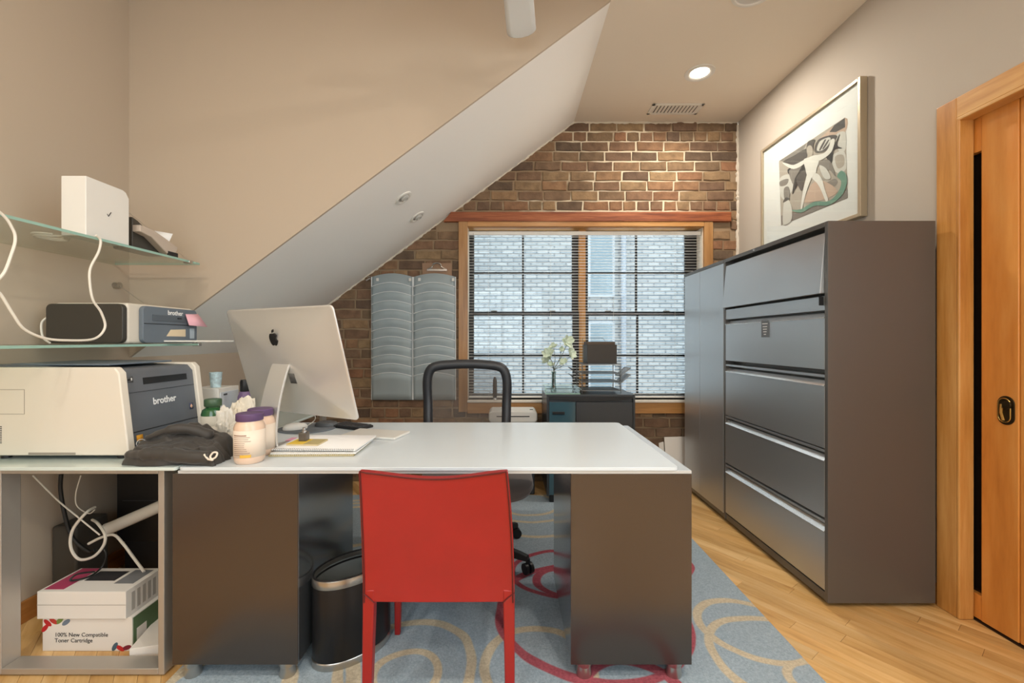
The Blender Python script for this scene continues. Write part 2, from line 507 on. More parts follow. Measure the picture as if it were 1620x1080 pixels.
# lumpy plaster edges where the painted surfaces meet the brick
PLAS = mat('rough_plaster', S(216, 206, 190), .9, bump=(80, .6, .004))
def lumpy(pts, r, name):
    mb = MB(); P = []
    rr = []
    for i in range(len(pts) - 1):
        a, bb = Vector(pts[i]), Vector(pts[i + 1]); n = max(2, int((bb - a).length / .02))
        for k in range(n):
            P.append(a.lerp(bb, k / n) + Vector((rb.uniform(-.003, .003), 0, rb.uniform(-.003, .003)))); rr.append(r * rb.uniform(.5, 1.5))
    mb.tube(P, rr, 6); return mb.build(name, PLAS, wall_back)
lumpy([(XR - .004, YB + .002, 1.6), (XR - .004, YB + .002, ZC - .006)], .011, 'plaster_edge')
lumpy([(XR, YB + .002, ZC - .005), (FX, YB + .002, ZC - .005), (XL + .5, YB + .002, slopez(XL + .5) - .005)], .008, 'plaster_edge')
lint = MB().prism([(LX0 - .035, LZ0), (LX1, LZ0), (LX1, LZ1), (LX0 + .03, LZ1)], 'y', 3.617, 3.70).build('trim_1', LINT, bevel=.004)
struct(lint, 'old reddish wooden lintel beam above the window')

# planks -------------------------------------------------------------
ang = math.atan2(1, -.74)                       # direction of the boards
ux, uy = math.cos(ang), math.sin(ang); vx, vy = -uy, ux
bw = .0665
restp = MB(); npk = 0
rp = random.Random(11)
def inroom(poly):
    for a, bb, c in ((-1, 0, -XL), (1, 0, XR + .04), (0, -1, -YF), (0, 1, YB)):
        poly = clip(poly, a, bb, c)
        if len(poly) < 3: return []
    return poly
for iv in range(-90, 90):
    v0 = iv * bw; u = -6 + rp.uniform(0, 1)
    while u < 6:
        Lp = rp.uniform(.7, 1.5); u0, u1 = u + .0006, u + Lp - .0006; u += Lp
        q = [(u0, v0 + .0005), (u1, v0 + .0005), (u1, v0 + bw - .0005), (u0, v0 + bw - .0005)]
        poly = inroom([(a * ux + c * vx, a * uy + c * vy) for a, c in q])
        if len(poly) < 3: continue
        cx = sum(p[0] for p in poly) / len(poly); cy = sum(p[1] for p in poly) / len(poly)
        ar = abs(sum(poly[i][0] * poly[(i + 1) % len(poly)][1] - poly[(i + 1) % len(poly)][0] * poly[i][1] for i in range(len(poly)))) / 2
        if ar < .0004: continue
        xs = [p[0] for p in poly]; ys = [p[1] for p in poly]
        vis = max(ys) > .95 and (max(xs) > 1.05 or (min(xs) < -1.1 and min(ys) < 2.4) or (max(ys) > 3.2 and abs(cx) < 1.2))
        if vis and npk < 298:
            # local frame: x along the board
            lp = [((p[0] - cx) * ux + (p[1] - cy) * uy, (p[0] - cx) * vx + (p[1] - cy) * vy) for p in poly]
            o = MB().prism(lp, 'z', -.0045, 0).build('floor_plank', PLANK, fl, world=False, smooth=False)
            o.location = (cx, cy, 0); o.rotation_euler = (0, 0, ang); npk += 1
        else:
            restp.prism([(p[0] * ux + p[1] * uy, p[0] * vx + p[1] * vy) for p in poly], 'z', -.0045, 0)
o = restp.build('floor_plank_remainder', PLANK, fl, smooth=False, world=False); o['kind'] = 'stuff'; o.rotation_euler = (0, 0, ang)

# window --------------------------------------------------------------
def make_window():
    w = thing('window_1', 'pair of black double-hung windows in oak casing in the brick wall', None, ((WX0 + WX1) / 2, YB, WZ0), kind='structure')
    cw = .075
    MB().box(WX0 - cw, WX0, 3.625, YB + .01, WZ0 - .1, WZ1 + cw * .55).build('casing', OAK_SHADE, w, bevel=.003)
    MB().box(WX1, WX1 + cw, 3.625, YB + .01, WZ0 - .1, WZ1 + cw * .55).build('casing', OAK_SHADE, w, bevel=.003)
    MB().box(WX0, WX1, 3.625, YB + .01, WZ1, WZ1 + cw * .55).build('casing', OAKX, w, bevel=.003)
    MB().box(WX0 - .0, WX1 + .0, 3.60, YB + .09, WZ0 - .018, WZ0).build('window_stool', mat('stool_white', S(232, 224, 212), .4), w, bevel=.003)
    MB().box(WX0 - .0, WX1 + .0, 3.615, YB + .005, WZ0 - .11, WZ0 - .018).build('apron', OAKX, w, bevel=.003)
    jm = mat('jamb_cream', S(226, 216, 200), .5)
    MB().box(WX0 - .02, WX0 + .003, YB, YB + .17, WZ0, WZ1).build('jamb', jm, w)
    MB().box(WX1 - .003, WX1 + .02, YB, YB + .17, WZ0, WZ1).build('jamb', jm, w)
    MB().box(WX0, WX1, YB, YB + .17, WZ1 - .004, WZ1 + .02).build('jamb', OAKX, w)
    d = 3.76
    mx0, mx1 = PX(915, d), PX(925, d)
    MB().box(mx0, mx1, d - .045, d + .06, WZ0, WZ1).build('mullion', OAK, w, bevel=.002)
    for a, bb, gl, gr in ((WX0, mx0, PX(750, d), PX(905, d)), (mx1, WX1, PX(930, d), PX(1084, d))):
        zt, zm, zb = PZ(369, d), PZ(497, d), PZ(621, d)
        for nm, z0, z1, y0 in (('upper_sash', zm - .012, WZ1, d + .005), ('lower_sash', WZ0, zm + .02, d - .03)):
            t = .022
            top = z1 - zt if nm == 'upper_sash' else .032
            bot = .032 if nm == 'upper_sash' else zb - z0
            m = MB().box(a, gl, y0, y0 + t, z0, z1).box(gr, bb, y0, y0 + t, z0, z1).box(gl, gr, y0, y0 + t, z1 - top, z1).box(gl, gr, y0, y0 + t, z0, z0 + bot)
            s = m.build(nm, SASH, w, bevel=.001)
            cx = (gl + gr) / 2; cz = PZ(431.6, d) if nm == 'upper_sash' else PZ(562, d)
            MB().box(cx - .008, cx + .008, y0 + .002, y0 + t - .002, z0 + bot, z1 - top).build('muntin', SASH, s)
            MB().box(gl, gr, y0 + .003, y0 + t - .003, cz - .008, cz + .008).build('muntin', SASH, s)
            for (p0, p1) in ((gl, cx), (cx, gr)):
                for (q0, q1) in ((z0 + bot, cz), (cz, z1 - top)):
                    MB().box(p0, p1, y0 + .009, y0 + .013, q0, q1).build('pane', PANE, s)
        for hx in ((gl + gr) / 2 - .25, (gl + gr) / 2 + .25):
            MB().box(hx - .025, hx + .025, d - .035, d - .01, zm + .02, zm + .032).build('sash_lock', BLACKM, w, bevel=.003)
    return w
make_window()
portal('window_portal', ((WX0 + WX1) / 2, YB + .2, (WZ0 + WZ1) / 2), (R(-90), 0, 0), WX1 - WX0, WZ1 - WZ0)

def make_blind():
    y = 3.685
    x0, x1 = WX0 + .008, WX1 - .008
    bl = thing('venetian_blind', 'white venetian blind with open slats hanging in the window', 'blind', ((x0 + x1) / 2, y, WZ0))
    MB().box(x0, x1, y - .014, y + .014, WZ1 - .06, WZ1 - .03).build('head_rail', BLIND, bl, bevel=.002)
    MB().box(x0, x1, y - .012, y + .012, WZ0 + .012, WZ0 + .028).build('bottom_rail', BLIND, bl, bevel=.003)
    n = 56; zt, zb = WZ1 - .075, WZ0 + .045
    me = None
    for i in range(n):
        if me is None:
            def fn(u, v):
                yy = (v - .5) * .024
                return ((u - .5) * (x1 - x0), yy, .0022 * (1 - (2 * v - 1) ** 2) + yy * .06)
            o = MB().grid(fn, 2, 5).build('slat', BLIND, bl, world=False, solid=.0006); me = o.data
        else:
            o = linkobj('slat', me, bl); md = o.modifiers.new('solid', 'SOLIDIFY'); md.thickness = .0006; md.offset = 0
        o.location = (0, 0, zb + (zt - zb) * i / (n - 1) - WZ0)
    for px in (773, 871, 970, 1067):
        cx = PX(px, y)
        MB().tube([(cx, y - .013, WZ0 + .02), (cx, y - .013, WZ1 - .04)], .0011, 5).build('ladder_cord', mat('cord_grey', S(190, 188, 182), .7), bl)
    cx = PX(749, y)
    MB().tube([(cx, y - .018, WZ0 + .35), (cx, y - .018, WZ1 - .05)], .003, 6).build('tilt_wand', FROST, bl)
make_blind()

# added front window (unseen, lets in fill daylight) and its frame
fw = thing('window_2', 'white framed window in the wall behind the viewpoint', None, ((FWX0 + FWX1) / 2, YF, FWZ0), kind='structure')
m = MB().box(FWX0, FWX0 + .06, YF - .1, YF + .01, FWZ0, FWZ1).box(FWX1 - .06, FWX1, YF - .1, YF + .01, FWZ0, FWZ1).box(FWX0, FWX1, YF - .1, YF + .01, FWZ0, FWZ0 + .06).box(FWX0, FWX1, YF - .1, YF + .01, FWZ1 - .06, FWZ1).box(-.13, -.07, YF - .1, YF + .01, FWZ0, FWZ1)
m.build('window_frame', WHITEP, fw)
MB().box(FWX0, FWX1, YF - .06, YF - .055, FWZ0, FWZ1).build('pane', PANE, fw)
portal('window_portal', ((FWX0 + FWX1) / 2, YF - .14, (FWZ0 + FWZ1) / 2), (R(90), 0, 0), FWX1 - FWX0, FWZ1 - FWZ0)

rw = thing('window_3', 'white framed side window in the right wall behind the viewpoint', None, (XR, (RWY0 + RWY1) / 2, RWZ0), kind='structure')  # unseen side window, added to daylight the slope and left wall
m = MB()
for a, c, z0, z1 in ((RWY0, RWY0 + .06, RWZ0, RWZ1), (RWY1 - .06, RWY1, RWZ0, RWZ1), (RWY0, RWY1, RWZ0, RWZ0 + .06), (RWY0, RWY1, RWZ1 - .06, RWZ1), (-.58, -.52, RWZ0, RWZ1)):
    m.box(XR - .01, XR + .14, a, c, z0, z1)
m.build('window_frame', WHITEP, rw)
MB().box(XR + .07, XR + .075, RWY0, RWY1, RWZ0, RWZ1).build('pane', PANE, rw)
portal('window_portal', (XR + .17, (RWY0 + RWY1) / 2, (RWZ0 + RWZ1) / 2), (0, R(90), 0), RWZ1 - RWZ0, RWY1 - RWY0)

# door ------------------------------------------------------------------
dr = thing('door_1', 'honey cherry pocket door with dark glass slot and brass flush pull', None, (1.99, 1.4, 0), kind='structure')
dx0, dx1 = 1.974, 2.012
ys0, ys1, zs0, zs1 = 1.8145, 1.89, .114, 1.97
MB().box(dx0, dx1, .86, ys0 - .135, .012, 2.16).build('panel', DOORW, dr, bevel=.003)
MB().box(dx0 - .004, dx1, ys0 - .133, ys0, .012, 2.16).build('stile', DOORW, dr, bevel=.003)
MB().box(dx0, dx1, ys1, 1.96, .012, 2.16).build('stile', DOORW, dr, bevel=.002)
MB().box(dx0, dx1, ys0, ys1, zs1, 2.16).build('rail', DOORW, dr, bevel=.002)
MB().box(dx0, dx1, ys0, ys1, .012, zs0).build('rail', DOORW, dr, bevel=.002)
MB().box(dx0 + .022, dx1, ys0, ys1, zs0, zs1).build('glass_panel', mat('dark_glass', S(30, 24, 20), .08), dr)
hy, hz = 1.722, .903
BRASS = mat('antique_brass', S(206, 168, 96), .25, .9)
BRASSD = mat('antique_brass_dark', S(66, 54, 36), .35, .8)
def oval(cy, cz, a, h, n=12):
    pts = []
    for i in range(n + 1):
        t = R(180 * i / n); pts.append((cy + a * math.cos(t), cz + h + a * math.sin(t)))
    for i in range(n + 1):
        t = R(180 + 180 * i / n); pts.append((cy + a * math.cos(t), cz - h + a * math.sin(t)))
    return pts
pl = MB().prism(oval(hy, hz, .030, .027), 'x', dx0 - .008, dx0 - .004).build('pull_plate', BRASSD, dr, bevel=.0015)
MB().tube([(dx0 - .009, a, c) for a, c in oval(hy + .004, hz, .021, .026)], .0022, 6, True).build('pull_rim', BRASS, pl)
MB().cyl((dx0 - .008, hy - .008, hz + .022), (dx0 - .016, hy - .008, hz + .022), .016, n=20).build('thumb_turn', BRASSD, pl, bevel=.002)
MB().tube([(dx0 - .012, hy + .010, hz + .024), (dx0 - .012, hy + .012, hz - .01), (dx0 - .012, hy + .004, hz - .04)], .005, 8).build('finger_pull', BRASS, pl)
# casing
MB().box(XR - .022, XR + .002, D1, D1 + .088, 0, DH + .088).build('casing', OAK, dr, bevel=.004)
MB().box(XR - .022, XR + .002, D0 - .088, D0, 0, DH + .088).build('casing', OAK, dr, bevel=.004)
MB().box(XR - .022, XR + .002, D0, D1, DH, DH + .088).build('casing', OAKY, dr, bevel=.004)
MB().box(XR - .024, XR + .040, D1 - .014, D1 + .001, 0, DH).build('jamb', OAK, dr, bevel=.006, seg=3)
MB().box(XR - .024, XR + .040, D0, D1, DH - .014, DH + .001).build('jamb', OAKY, dr, bevel=.004)

# ------------------------------------------------------------------ outside
NB, nt, b = newmat('pale_neighbour_brick')
tc = nt.nodes.new('ShaderNodeTexCoord'); mp = nt.nodes.new('ShaderNodeMapping'); mp.inputs['Rotation'].default_value = (R(90), 0, 0)
nt.links.new(tc.outputs['Object'], mp.inputs['Vector'])
bt = nt.nodes.new('ShaderNodeTexBrick'); nt.links.new(mp.outputs[0], bt.inputs['Vector'])
bt.inputs['Color1'].default_value = S(120, 124, 125); bt.inputs['Color2'].default_value = S(100, 106, 109); bt.inputs['Mortar'].default_value = S(72, 79, 84)
bt.inputs['Scale'].default_value = 1; bt.inputs['Brick Width'].default_value = .22; bt.inputs['Row Height'].default_value = .078; bt.inputs['Mortar Size'].default_value = .012
nt.links.new(bt.outputs[0], b.inputs['Base Color']); b.inputs['Roughness'].default_value = .9
MATS['nb'] = NB
YN = 8.2
nbd = thing('neighbour_building', 'pale brick building across the gap outside the window', 'building', (0, YN, -.55))
MB().box(-9, 11, YN, YN + .4, -.55, 5.2).build('wall', NB, nbd, smooth=False)
for wx, w_, z0, z1 in ((PX(951, YN), .5, PZ(470, YN), PZ(362, YN)), (PX(951, YN), .5, PZ(640, YN), PZ(508, YN))):
    f = MB().box(wx - w_ / 2, wx + w_ / 2, YN - .03, YN + .02, z0, z1).build('window', mat('nb_frame', S(116, 124, 130), .6), nbd)
    MB().box(wx - w_ / 2 + .05, wx + w_ / 2 - .05, YN - .036, YN - .028, z0 + .05, z1 - .05).build('pane', mat('nb_pane', S(76, 92, 100), .6), f)
MB().cyl((PX(985, YN), YN - .07, -.55), (PX(985, YN), YN - .07, 5.1), .05, n=12).build('drainpipe', mat('pipe', S(96, 104, 112), .6), nbd)
struct(MB().box(-9, 11, YB + .2, YN, -.75, -.55).build('ground', mat('white_roof_membrane', S(232, 232, 228), .8), smooth=False), 'white flat roof just below the window outside')  # unseen roof added to bounce sky light up into the room

# ------------------------------------------------------------------ ceiling fixtures
LENS = emitmat('lamp_lens', (1, .93, .82, 1), 9)
def downlight(x, y, label, lit=True, watt=None):
    t = thing('recessed_light', label, 'ceiling light', (x, y, ZC))
    MB().lathe([(.098, 0), (.096, -.006), (.075, -.008), (.062, -.002), (.06, -.0005)], (x, y, ZC), 36, cap0=False, cap1=False).build('trim_ring', WHITEP, t)
    MB().lathe([(.062, -.0005), (.03, -.004), (.002, -.005)], (x, y, ZC), 28).build('lens', LENS if lit else WHITEP, t)
    if lit:
        l = bpy.data.lights.new('downlight_lamp', 'AREA'); l.shape = 'DISK'; l.size = .12; l.energy = watt or LAMP_W['down']; l.color = WARM
        lo = bpy.data.objects.new('downlight_lamp', l); COL.objects.link(lo); lo.parent = t; lo.location = (0, 0, -.012)
downlight(PX(1107, 2.977), 2.977, 'lit recessed downlight in the flat ceiling near the air vent', watt=10)
for i, (x, y, w) in enumerate([(.6, .2, 'in the middle of the ceiling'), (1.31, -.9, 'in the front corner by the right wall'), (-.9, -1.0, 'near the front wall'), (-1.3, .25, 'above the left wall shelves')]):  # unseen downlights added as fill to brighten the room
    downlight(x, y, 'lit recessed downlight overhead ' + w, watt=(9, 8, 9, 7)[i])

t = thing('ceiling_speaker', 'round white ceiling speaker at the top edge above the filing cabinet', 'speaker', (PX(1190, 2.3), 2.27, ZC))
x, y = PX(1190, 2.3), 2.27
MB().lathe([(.115, 0), (.114, -.008), (.1, -.01), (.095, -.004)], (x, y, ZC), 40, cap0=False, cap1=False).build('rim', WHITEP, t)
MB().lathe([(.096, -.004), (.05, -.007), (.002, -.008)], (x, y, ZC), 32).build('grille', mat('grille_grey', S(206, 204, 200), .6), t)

vx_, vy_ = PX(1068, 3.44), 3.44
t = thing('air_vent', 'white louvred air vent in the ceiling above the window', 'vent', (vx_, vy_, ZC))
a, c = .20, .077
m = MB().box(vx_ - a, vx_ + a, vy_ - c, vy_ - c + .022, ZC - .008, ZC).box(vx_ - a, vx_ + a, vy_ + c - .022, vy_ + c, ZC - .008, ZC).box(vx_ - a, vx_ - a + .022, vy_ - c, vy_ + c, ZC - .008, ZC).box(vx_ + a - .022, vx_ + a, vy_ - c, vy_ + c, ZC - .008, ZC)
m.build('frame', WHITEP, t, bevel=.002)
MB().box(vx_ - a + .01, vx_ + a - .01, vy_ - c + .01, vy_ + c - .01, ZC - .002, ZC - .0005).build('backing', mat('duct_dark', S(70, 66, 60), .8), t)
n = 13
for i in range(n):
    xx = vx_ - a + .03 + (2 * a - .06) * i / (n - 1)
    MB().prism([(xx - .009, ZC - .002), (xx - .006, ZC - .002), (xx + .007, ZC - .009), (xx + .004, ZC - .009)], 'y', vy_ - c + .02, vy_ + c - .02).build('louvre', WHITEP, t)

# eyeball spots on the slope
def sloped_spot(px, py, label):
    # ray / slope plane:  z = ZK + (x-XL)*SL
    dx, dz = (px - VX) / FPX, -(py - VY) / FPX
    d = (ZK - XL * SL - CAMH) / (dz - SL * dx)
    p = Vector((dx * d, d, CAMH + dz * d))
    t = thing('slope_spotlight', label, 'ceiling light', p, group='unlit spots on the sloped ceiling')
    M = Matrix.Translation(p) @ Matrix.Rotation(-math.atan(SL), 4, 'Y')
    MB().lathe([(.062, .0), (.06, -.006), (.046, -.008), (.038, -.002), (.036, .0)], n=32, cap0=False, cap1=False).xf(M).build('trim_ring', WHITEP, t)
    MB().lathe([(.037, -.0005), (.002, -.0008)], n=24).xf(M).build('recess', mat('spot_recess', S(150, 146, 140), .5), t)
    MB().lathe([(.03, -.001), (.028, -.014), (.018, -.02), (.016, -.016), (.002, -.014)], (.006, 0, 0), n=24).xf(M).build('eyeball', mat('spot_eye', S(190, 188, 182), .4), t)
sloped_spot(638, 313, 'larger unlit eyeball spotlight on the sloped ceiling, nearer one')
sloped_spot(660, 343, 'smaller unlit eyeball spotlight on the sloped ceiling, nearer the brick wall')

# ceiling fan
hx, hyy, hzz = .01, 1.53, 2.70
t = thing('ceiling_fan', 'white ceiling fan with round-ended blades, one blade tip in view', 'fan', (hx, hyy, ZC))
MB().lathe([(.07, 0), (.07, -.03), (.03, -.06), (.014, -.065), (.014, -.2)], (hx, hyy, ZC), 28).build('downrod', WHITEP, t)
MB().lathe([(.04, .09), (.11, .07), (.13, .03), (.13, -.03), (.1, -.06), (.06, -.07)], (hx, hyy, hzz + .03), 36).build('motor_housing', WHITEP, t)
for i in range(5):
    a = R(84.6 + 72 * i); ca_, sa_ = math.cos(a), math.sin(a)
    mb = MB()
    def fn(u, v):
        rr = .16 + .50 * v
        w = .058 + .015 * v
        e = 1.0
        if v > .9: e = math.sqrt(max(0.0, 1 - ((v - .9) / .1) ** 2)) * .999 + .001
        s_ = (u - .5) * 2 * w * e
        z = hzz - s_ * .12
        return (hx + ca_ * rr - sa_ * s_, hyy + sa_ * rr + ca_ * s_, z)
    vs = [0, .3, .6, .85, .9, .93, .955, .975, .99, 1.0]
    g = MB(); nu = 7
    pts = [fn(i2 / (nu - 1), v) for v in vs for i2 in range(nu)]
    g.add(pts, [(j * nu + i2, j * nu + i2 + 1, (j + 1) * nu + i2 + 1, (j + 1) * nu + i2) for j in range(len(vs) - 1) for i2 in range(nu - 1)])
    bl = g.build('blade', mat('fan_white', S(222, 224, 222), .4), t, solid=.008)
    MB().box(-.02, .02, 0, .1, -.004, .004).xf(Matrix.Translation((hx, hyy, hzz + .01)) @ Matrix.Rotation(a - R(90), 4, 'Z') @ Matrix.Translation((0, .1, 0))).build('blade_arm', WHITEP, bl)
# ------------------------------------------------------------------ rug
RX0, RX1, RY0, RY1, RZ = -1.17, 1.09, 1.12, 3.30, .012
RUG, nt, b = newmat('swirl_rug')
tc = nt.nodes.new('ShaderNodeTexCoord'); vecr = tc.outputs['Object']
nn = nt.nodes.new('ShaderNodeTexNoise'); nn.inputs['Scale'].default_value = 2.2; nt.links.new(vecr, nn.inputs['Vector'])
sb = nt.nodes.new('ShaderNodeVectorMath'); sb.operation = 'SUBTRACT'; nt.links.new(nn.outputs['Color'], sb.inputs[0]); sb.inputs[1].default_value = (.5, .5, .5)
sc_ = nt.nodes.new('ShaderNodeVectorMath'); sc_.operation = 'SCALE'; sc_.inputs['Scale'].default_value = .09; nt.links.new(sb.outputs[0], sc_.inputs[0])
ad = nt.nodes.new('ShaderNodeVectorMath'); ad.operation = 'ADD'; nt.links.new(vecr, ad.inputs[0]); nt.links.new(sc_.outputs[0], ad.inputs[1])
sep = nt.nodes.new('ShaderNodeSeparateXYZ'); nt.links.new(ad.outputs[0], sep.inputs[0])
cmb = nt.nodes.new('ShaderNodeCombineXYZ'); nt.links.new(sep.outputs[0], cmb.inputs[0]); nt.links.new(sep.outputs[1], cmb.inputs[1])
def ringmask(rings):
    prev = None
    for (x, y, r, w) in rings:
        d = nt.nodes.new('ShaderNodeVectorMath'); d.operation = 'DISTANCE'; d.inputs[1].default_value = (x, y, 0); nt.links.new(cmb.outputs[0], d.inputs[0])
        s_ = nt.nodes.new('ShaderNodeMath'); s_.operation = 'SUBTRACT'; s_.inputs[1].default_value = r; nt.links.new(d.outputs['Value'], s_.inputs[0])
        a_ = nt.nodes.new('ShaderNodeMath'); a_.operation = 'ABSOLUTE'; nt.links.new(s_.outputs[0], a_.inputs[0])
        q = nt.nodes.new('ShaderNodeMapRange'); q.inputs['From Min'].default_value = w / 2 - .003; q.inputs['From Max'].default_value = w / 2 + .003
        q.inputs['To Min'].default_value = 1; q.inputs['To Max'].default_value = 0; nt.links.new(a_.outputs[0], q.inputs['Value'])
        if prev is None: prev = q.outputs[0]
        else:
            mx = nt.nodes.new('ShaderNodeMath'); mx.operation = 'MAXIMUM'; nt.links.new(prev, mx.inputs[0]); nt.links.new(q.outputs[0], mx.inputs[1]); prev = mx.outputs[0]
    return prev
beige = [(-.36, 1.54, .11, .032), (-.36, 1.58, .235, .036), (.11, 1.56, .19, .034), (.99, 1.78, .19, .034), (1.02, 1.60, .25, .034), (1.06, 1.50, .1, .03),
         (.16, 3.10, .2, .028), (.16, 3.08, .29, .028), (.2, 3.0, .42, .03), (-1.0, 2.75, .3, .034), (-1.0, 2.7, .42, .034), (-.95, 2.65, .54, .034),
         (-.95, 1.44, .22, .05), (-.9, 1.42, .38, .05), (-.62, .9, .3, .04), (.7, .85, .28, .04), (.65, .85, .42, .035), (-.55, 2.2, .2, .03), (.75, 2.75, .2, .03)]
red = [(.26, 2.12, .12, .036), (.24, 2.2, .21, .03), (.36, 1.88, .40, .038), (.42, 1.4, .19, .045), (.1, .8, .3, .04), (-.8, 2.1, .24, .034), (.8, 2.3, .16, .03)]
base = ramp(nt, noise(nt, vecr, 130, 3, .7), [(.3, S(146, 168, 184)), (.7, S(192, 209, 220))])
m1 = nt.nodes.new('ShaderNodeMix'); m1.data_type = 'RGBA'; nt.links.new(ringmask(beige), m1.inputs[0]); nt.links.new(base, m1.inputs[6])
nt.links.new(ramp(nt, noise(nt, vecr, 110, 3), [(.3, S(206, 190, 158)), (.7, S(236, 222, 194))]), m1.inputs[7])
m2 = nt.nodes.new('ShaderNodeMix'); m2.data_type = 'RGBA'; nt.links.new(ringmask(red), m2.inputs[0]); nt.links.new(m1.outputs[2], m2.inputs[6]); 
nt.links.new(ramp(nt, noise(nt, vecr, 110, 3), [(.3, S(166, 54, 74)), (.7, S(200, 88, 104))]), m2.inputs[7])
nt.links.new(m2.outputs[2], b.inputs['Base Color']); b.inputs['Roughness'].default_value = .95; b.inputs['Sheen Weight'].default_value = .2; b.inputs['Specular IOR Level'].default_value = .1
bumpnode(nt, b, noise(nt, vecr, 150, 4, .8), 1.0, .008)
o = MB().prism(roundrect(RX0, RX1, RY0, RY1, .01), 'z', .0005, RZ).build('area_rug', RUG, bevel=.004)
setprops(o, 'blue-grey area rug with looping beige and red rings under the desk', 'rug')

# ------------------------------------------------------------------ desk
DZ = .745
def pedestal(parent, x0, x1, y0, y1, feet):
    # graphite front and back, mirror-bright lacquered sides
    p = MB().box(x0 + .012, x1 - .012, y0, y1, .075, .722).build('pedestal', GRAPH, parent, bevel=.002)
    MB().box(x0, x0 + .0118, y0 + .001, y1, .067, .722).build('side_panel', GRAPHS, p, bevel=.0015)
    MB().box(x1 - .0118, x1, y0 + .001, y1, .067, .722).build('side_panel', GRAPHS, p, bevel=.0015)
    MB().box(x0, x1, y0 - .006, y0 - .0002, .067, .722).build('front_panel', GRAPH, p, bevel=.0015)
    for fx in (x0 + .05, x1 - .05):
        for fy in (y0 + .026, y1 - .06):
            MB().lathe([(.026, 0), (.027, .004), (.024, .035), (.028, .04), (.03, .062)], (fx, fy, RZ), 20).build('foot', STEEL, p)
desk = thing('office_desk', 'white glass-topped desk on two graphite pedestals', 'desk', (-.27, 1.9, 0))
t_ = MB().prism(roundrect(-1.132, .588, 1.492, 2.31, .022), 'z', DZ - .012, DZ, 0).build('desktop', [WHITEG], desk, bevel=.002)
MB().box(-1.132, .632, 1.497, 2.29, DZ - .023, DZ - .0125).build('top_tray', mat('tray_light', S(206, 210, 212), .25, .3), desk, bevel=.001)
pedestal(desk, -1.150, -.72, 1.502, 2.03, 0)
pedestal(desk, .217, .632, 1.502, 2.05, 0)

# printer table (return) -------------------------------------------------
tb = thing('printer_table', 'silver loop-leg side table with frosted glass top under the printer', 'table', (-1.58, 2.2, 0))
MB().prism(roundrect(-2.012, -1.137, 1.492, 2.95, .01), 'z', DZ - .012, DZ).build('table_top', [mat('frosted_glass', S(206, 218, 214), .14, coat=.4)], tb, bevel=.002)
for y0 in (1.53, 2.84):
    m = MB(); z0, z1, xa, xb, t = .006, DZ - .0125, -1.80, -1.205, .022
    m.box(xa, xa + t, y0, y0 + .065, z0, z1).box(xb - t, xb, y0, y0 + .065, z0, z1).box(xa + t, xb - t, y0, y0 + .065, z1 - t, z1).box(xa + t, xb - t, y0, y0 + .065, z0, z0 + t)
    l_ = m.build('loop_leg', SILVERF, tb, bevel=.003)
    for fx in (xa + .08, xb - .06):
        MB().cyl((fx, y0 + .03, 0), (fx, y0 + .03, .006), .02, n=14).build('glide', BLACKP, l_)

# ------------------------------------------------------------------ red chair
ch = thing('dining_chair', 'red leather chair with upholstered back pushed up to the desk', 'chair', (-.2, 1.5, RZ))
cx0, cx1, cyb = -.448, .022, 1.30
def backfn(side):
    def fn(u, v):
        # u across, v bottom to top; top edge sags in the middle, back bows away from the camera
        w = u * (1 - .045 * v * v)
        xx = cx0 + (cx1 - cx0) * w
        zt = .787 - .030 * math.sin(math.pi * u) ** 1.3
        zb = .372 - .006 * math.sin(math.pi * u)
        z = zb + (zt - zb) * v
        bow = .030 * math.sin(math.pi * u) * (.25 + .75 * v)
        lean = -.045 * max(0, v - .12) ** 1.3
        return (xx, cyb + .045 + lean + bow + side, z)
    return fn
mb = MB(); nu, nv = 25, 21
mb.grid(backfn(0), nu, nv); mb.grid(backfn(.026), nu, nv)
N = nu * nv
ed = [i for i in range(nu)] + [j * nu + nu - 1 for j in range(1, nv)] + [(nv - 1) * nu + i for i in range(nu - 2, -1, -1)] + [j * nu for j in range(nv - 2, 0, -1)]
for a, c in zip(ed, ed[1:] + ed[:1]): mb.f.append([a, c, N + c, N + a]); mb.m.append(0)
bk = mb.build('backrest', REDL, ch, bevel=.004, ang=50)
f0 = backfn(-.001)
seam = [f0(.012, v / 20) for v in range(21)] + [f0(u / 20, .992) for u in range(1, 20)] + [f0(.988, v / 20) for v in range(20, -1, -1)]
MB().tube(seam, .003, 6).build('piping', REDD, bk)
MB().box(cx0 + .01, cx1 - .01, cyb + .075, 1.755, .405, .455).build('seat', REDL, ch, bevel=.014, seg=3)
for lx, s_ in ((cx0, 1), (cx1, -1)):
    def leg(xo, yo, top, bot, y2=0):
        x0, x1 = sorted((xo, xo + s_ * top)); q0, q1 = sorted((xo, xo + s_ * bot))
        return MB().add([(q0, yo + y2, RZ), (q1, yo + y2, RZ), (q1, yo + y2 + bot, RZ), (q0, yo + y2 + bot, RZ), (x0, yo, .41), (x1, yo, .41), (x1, yo + top, .41), (x0, yo + top, .41)],
                        [(0, 3, 2, 1), (4, 5, 6, 7), (0, 1, 5, 4), (1, 2, 6, 5), (2, 3, 7, 6), (3, 0, 4, 7)]).build('leg', REDL, ch, bevel=.005)
    leg(lx, cyb + .045, .037, .028, -.01)
    leg(lx, 1.715, .034, .022, .01)
    MB().tube(smoothpath([(lx + s_ * .001, cyb + .0435, .402), (lx + s_ * .02, cyb + .0425, .388), (lx + s_ * .037, cyb + .0425, .372)], 4), .0018, 5).build('leg_seam', REDD, bk)

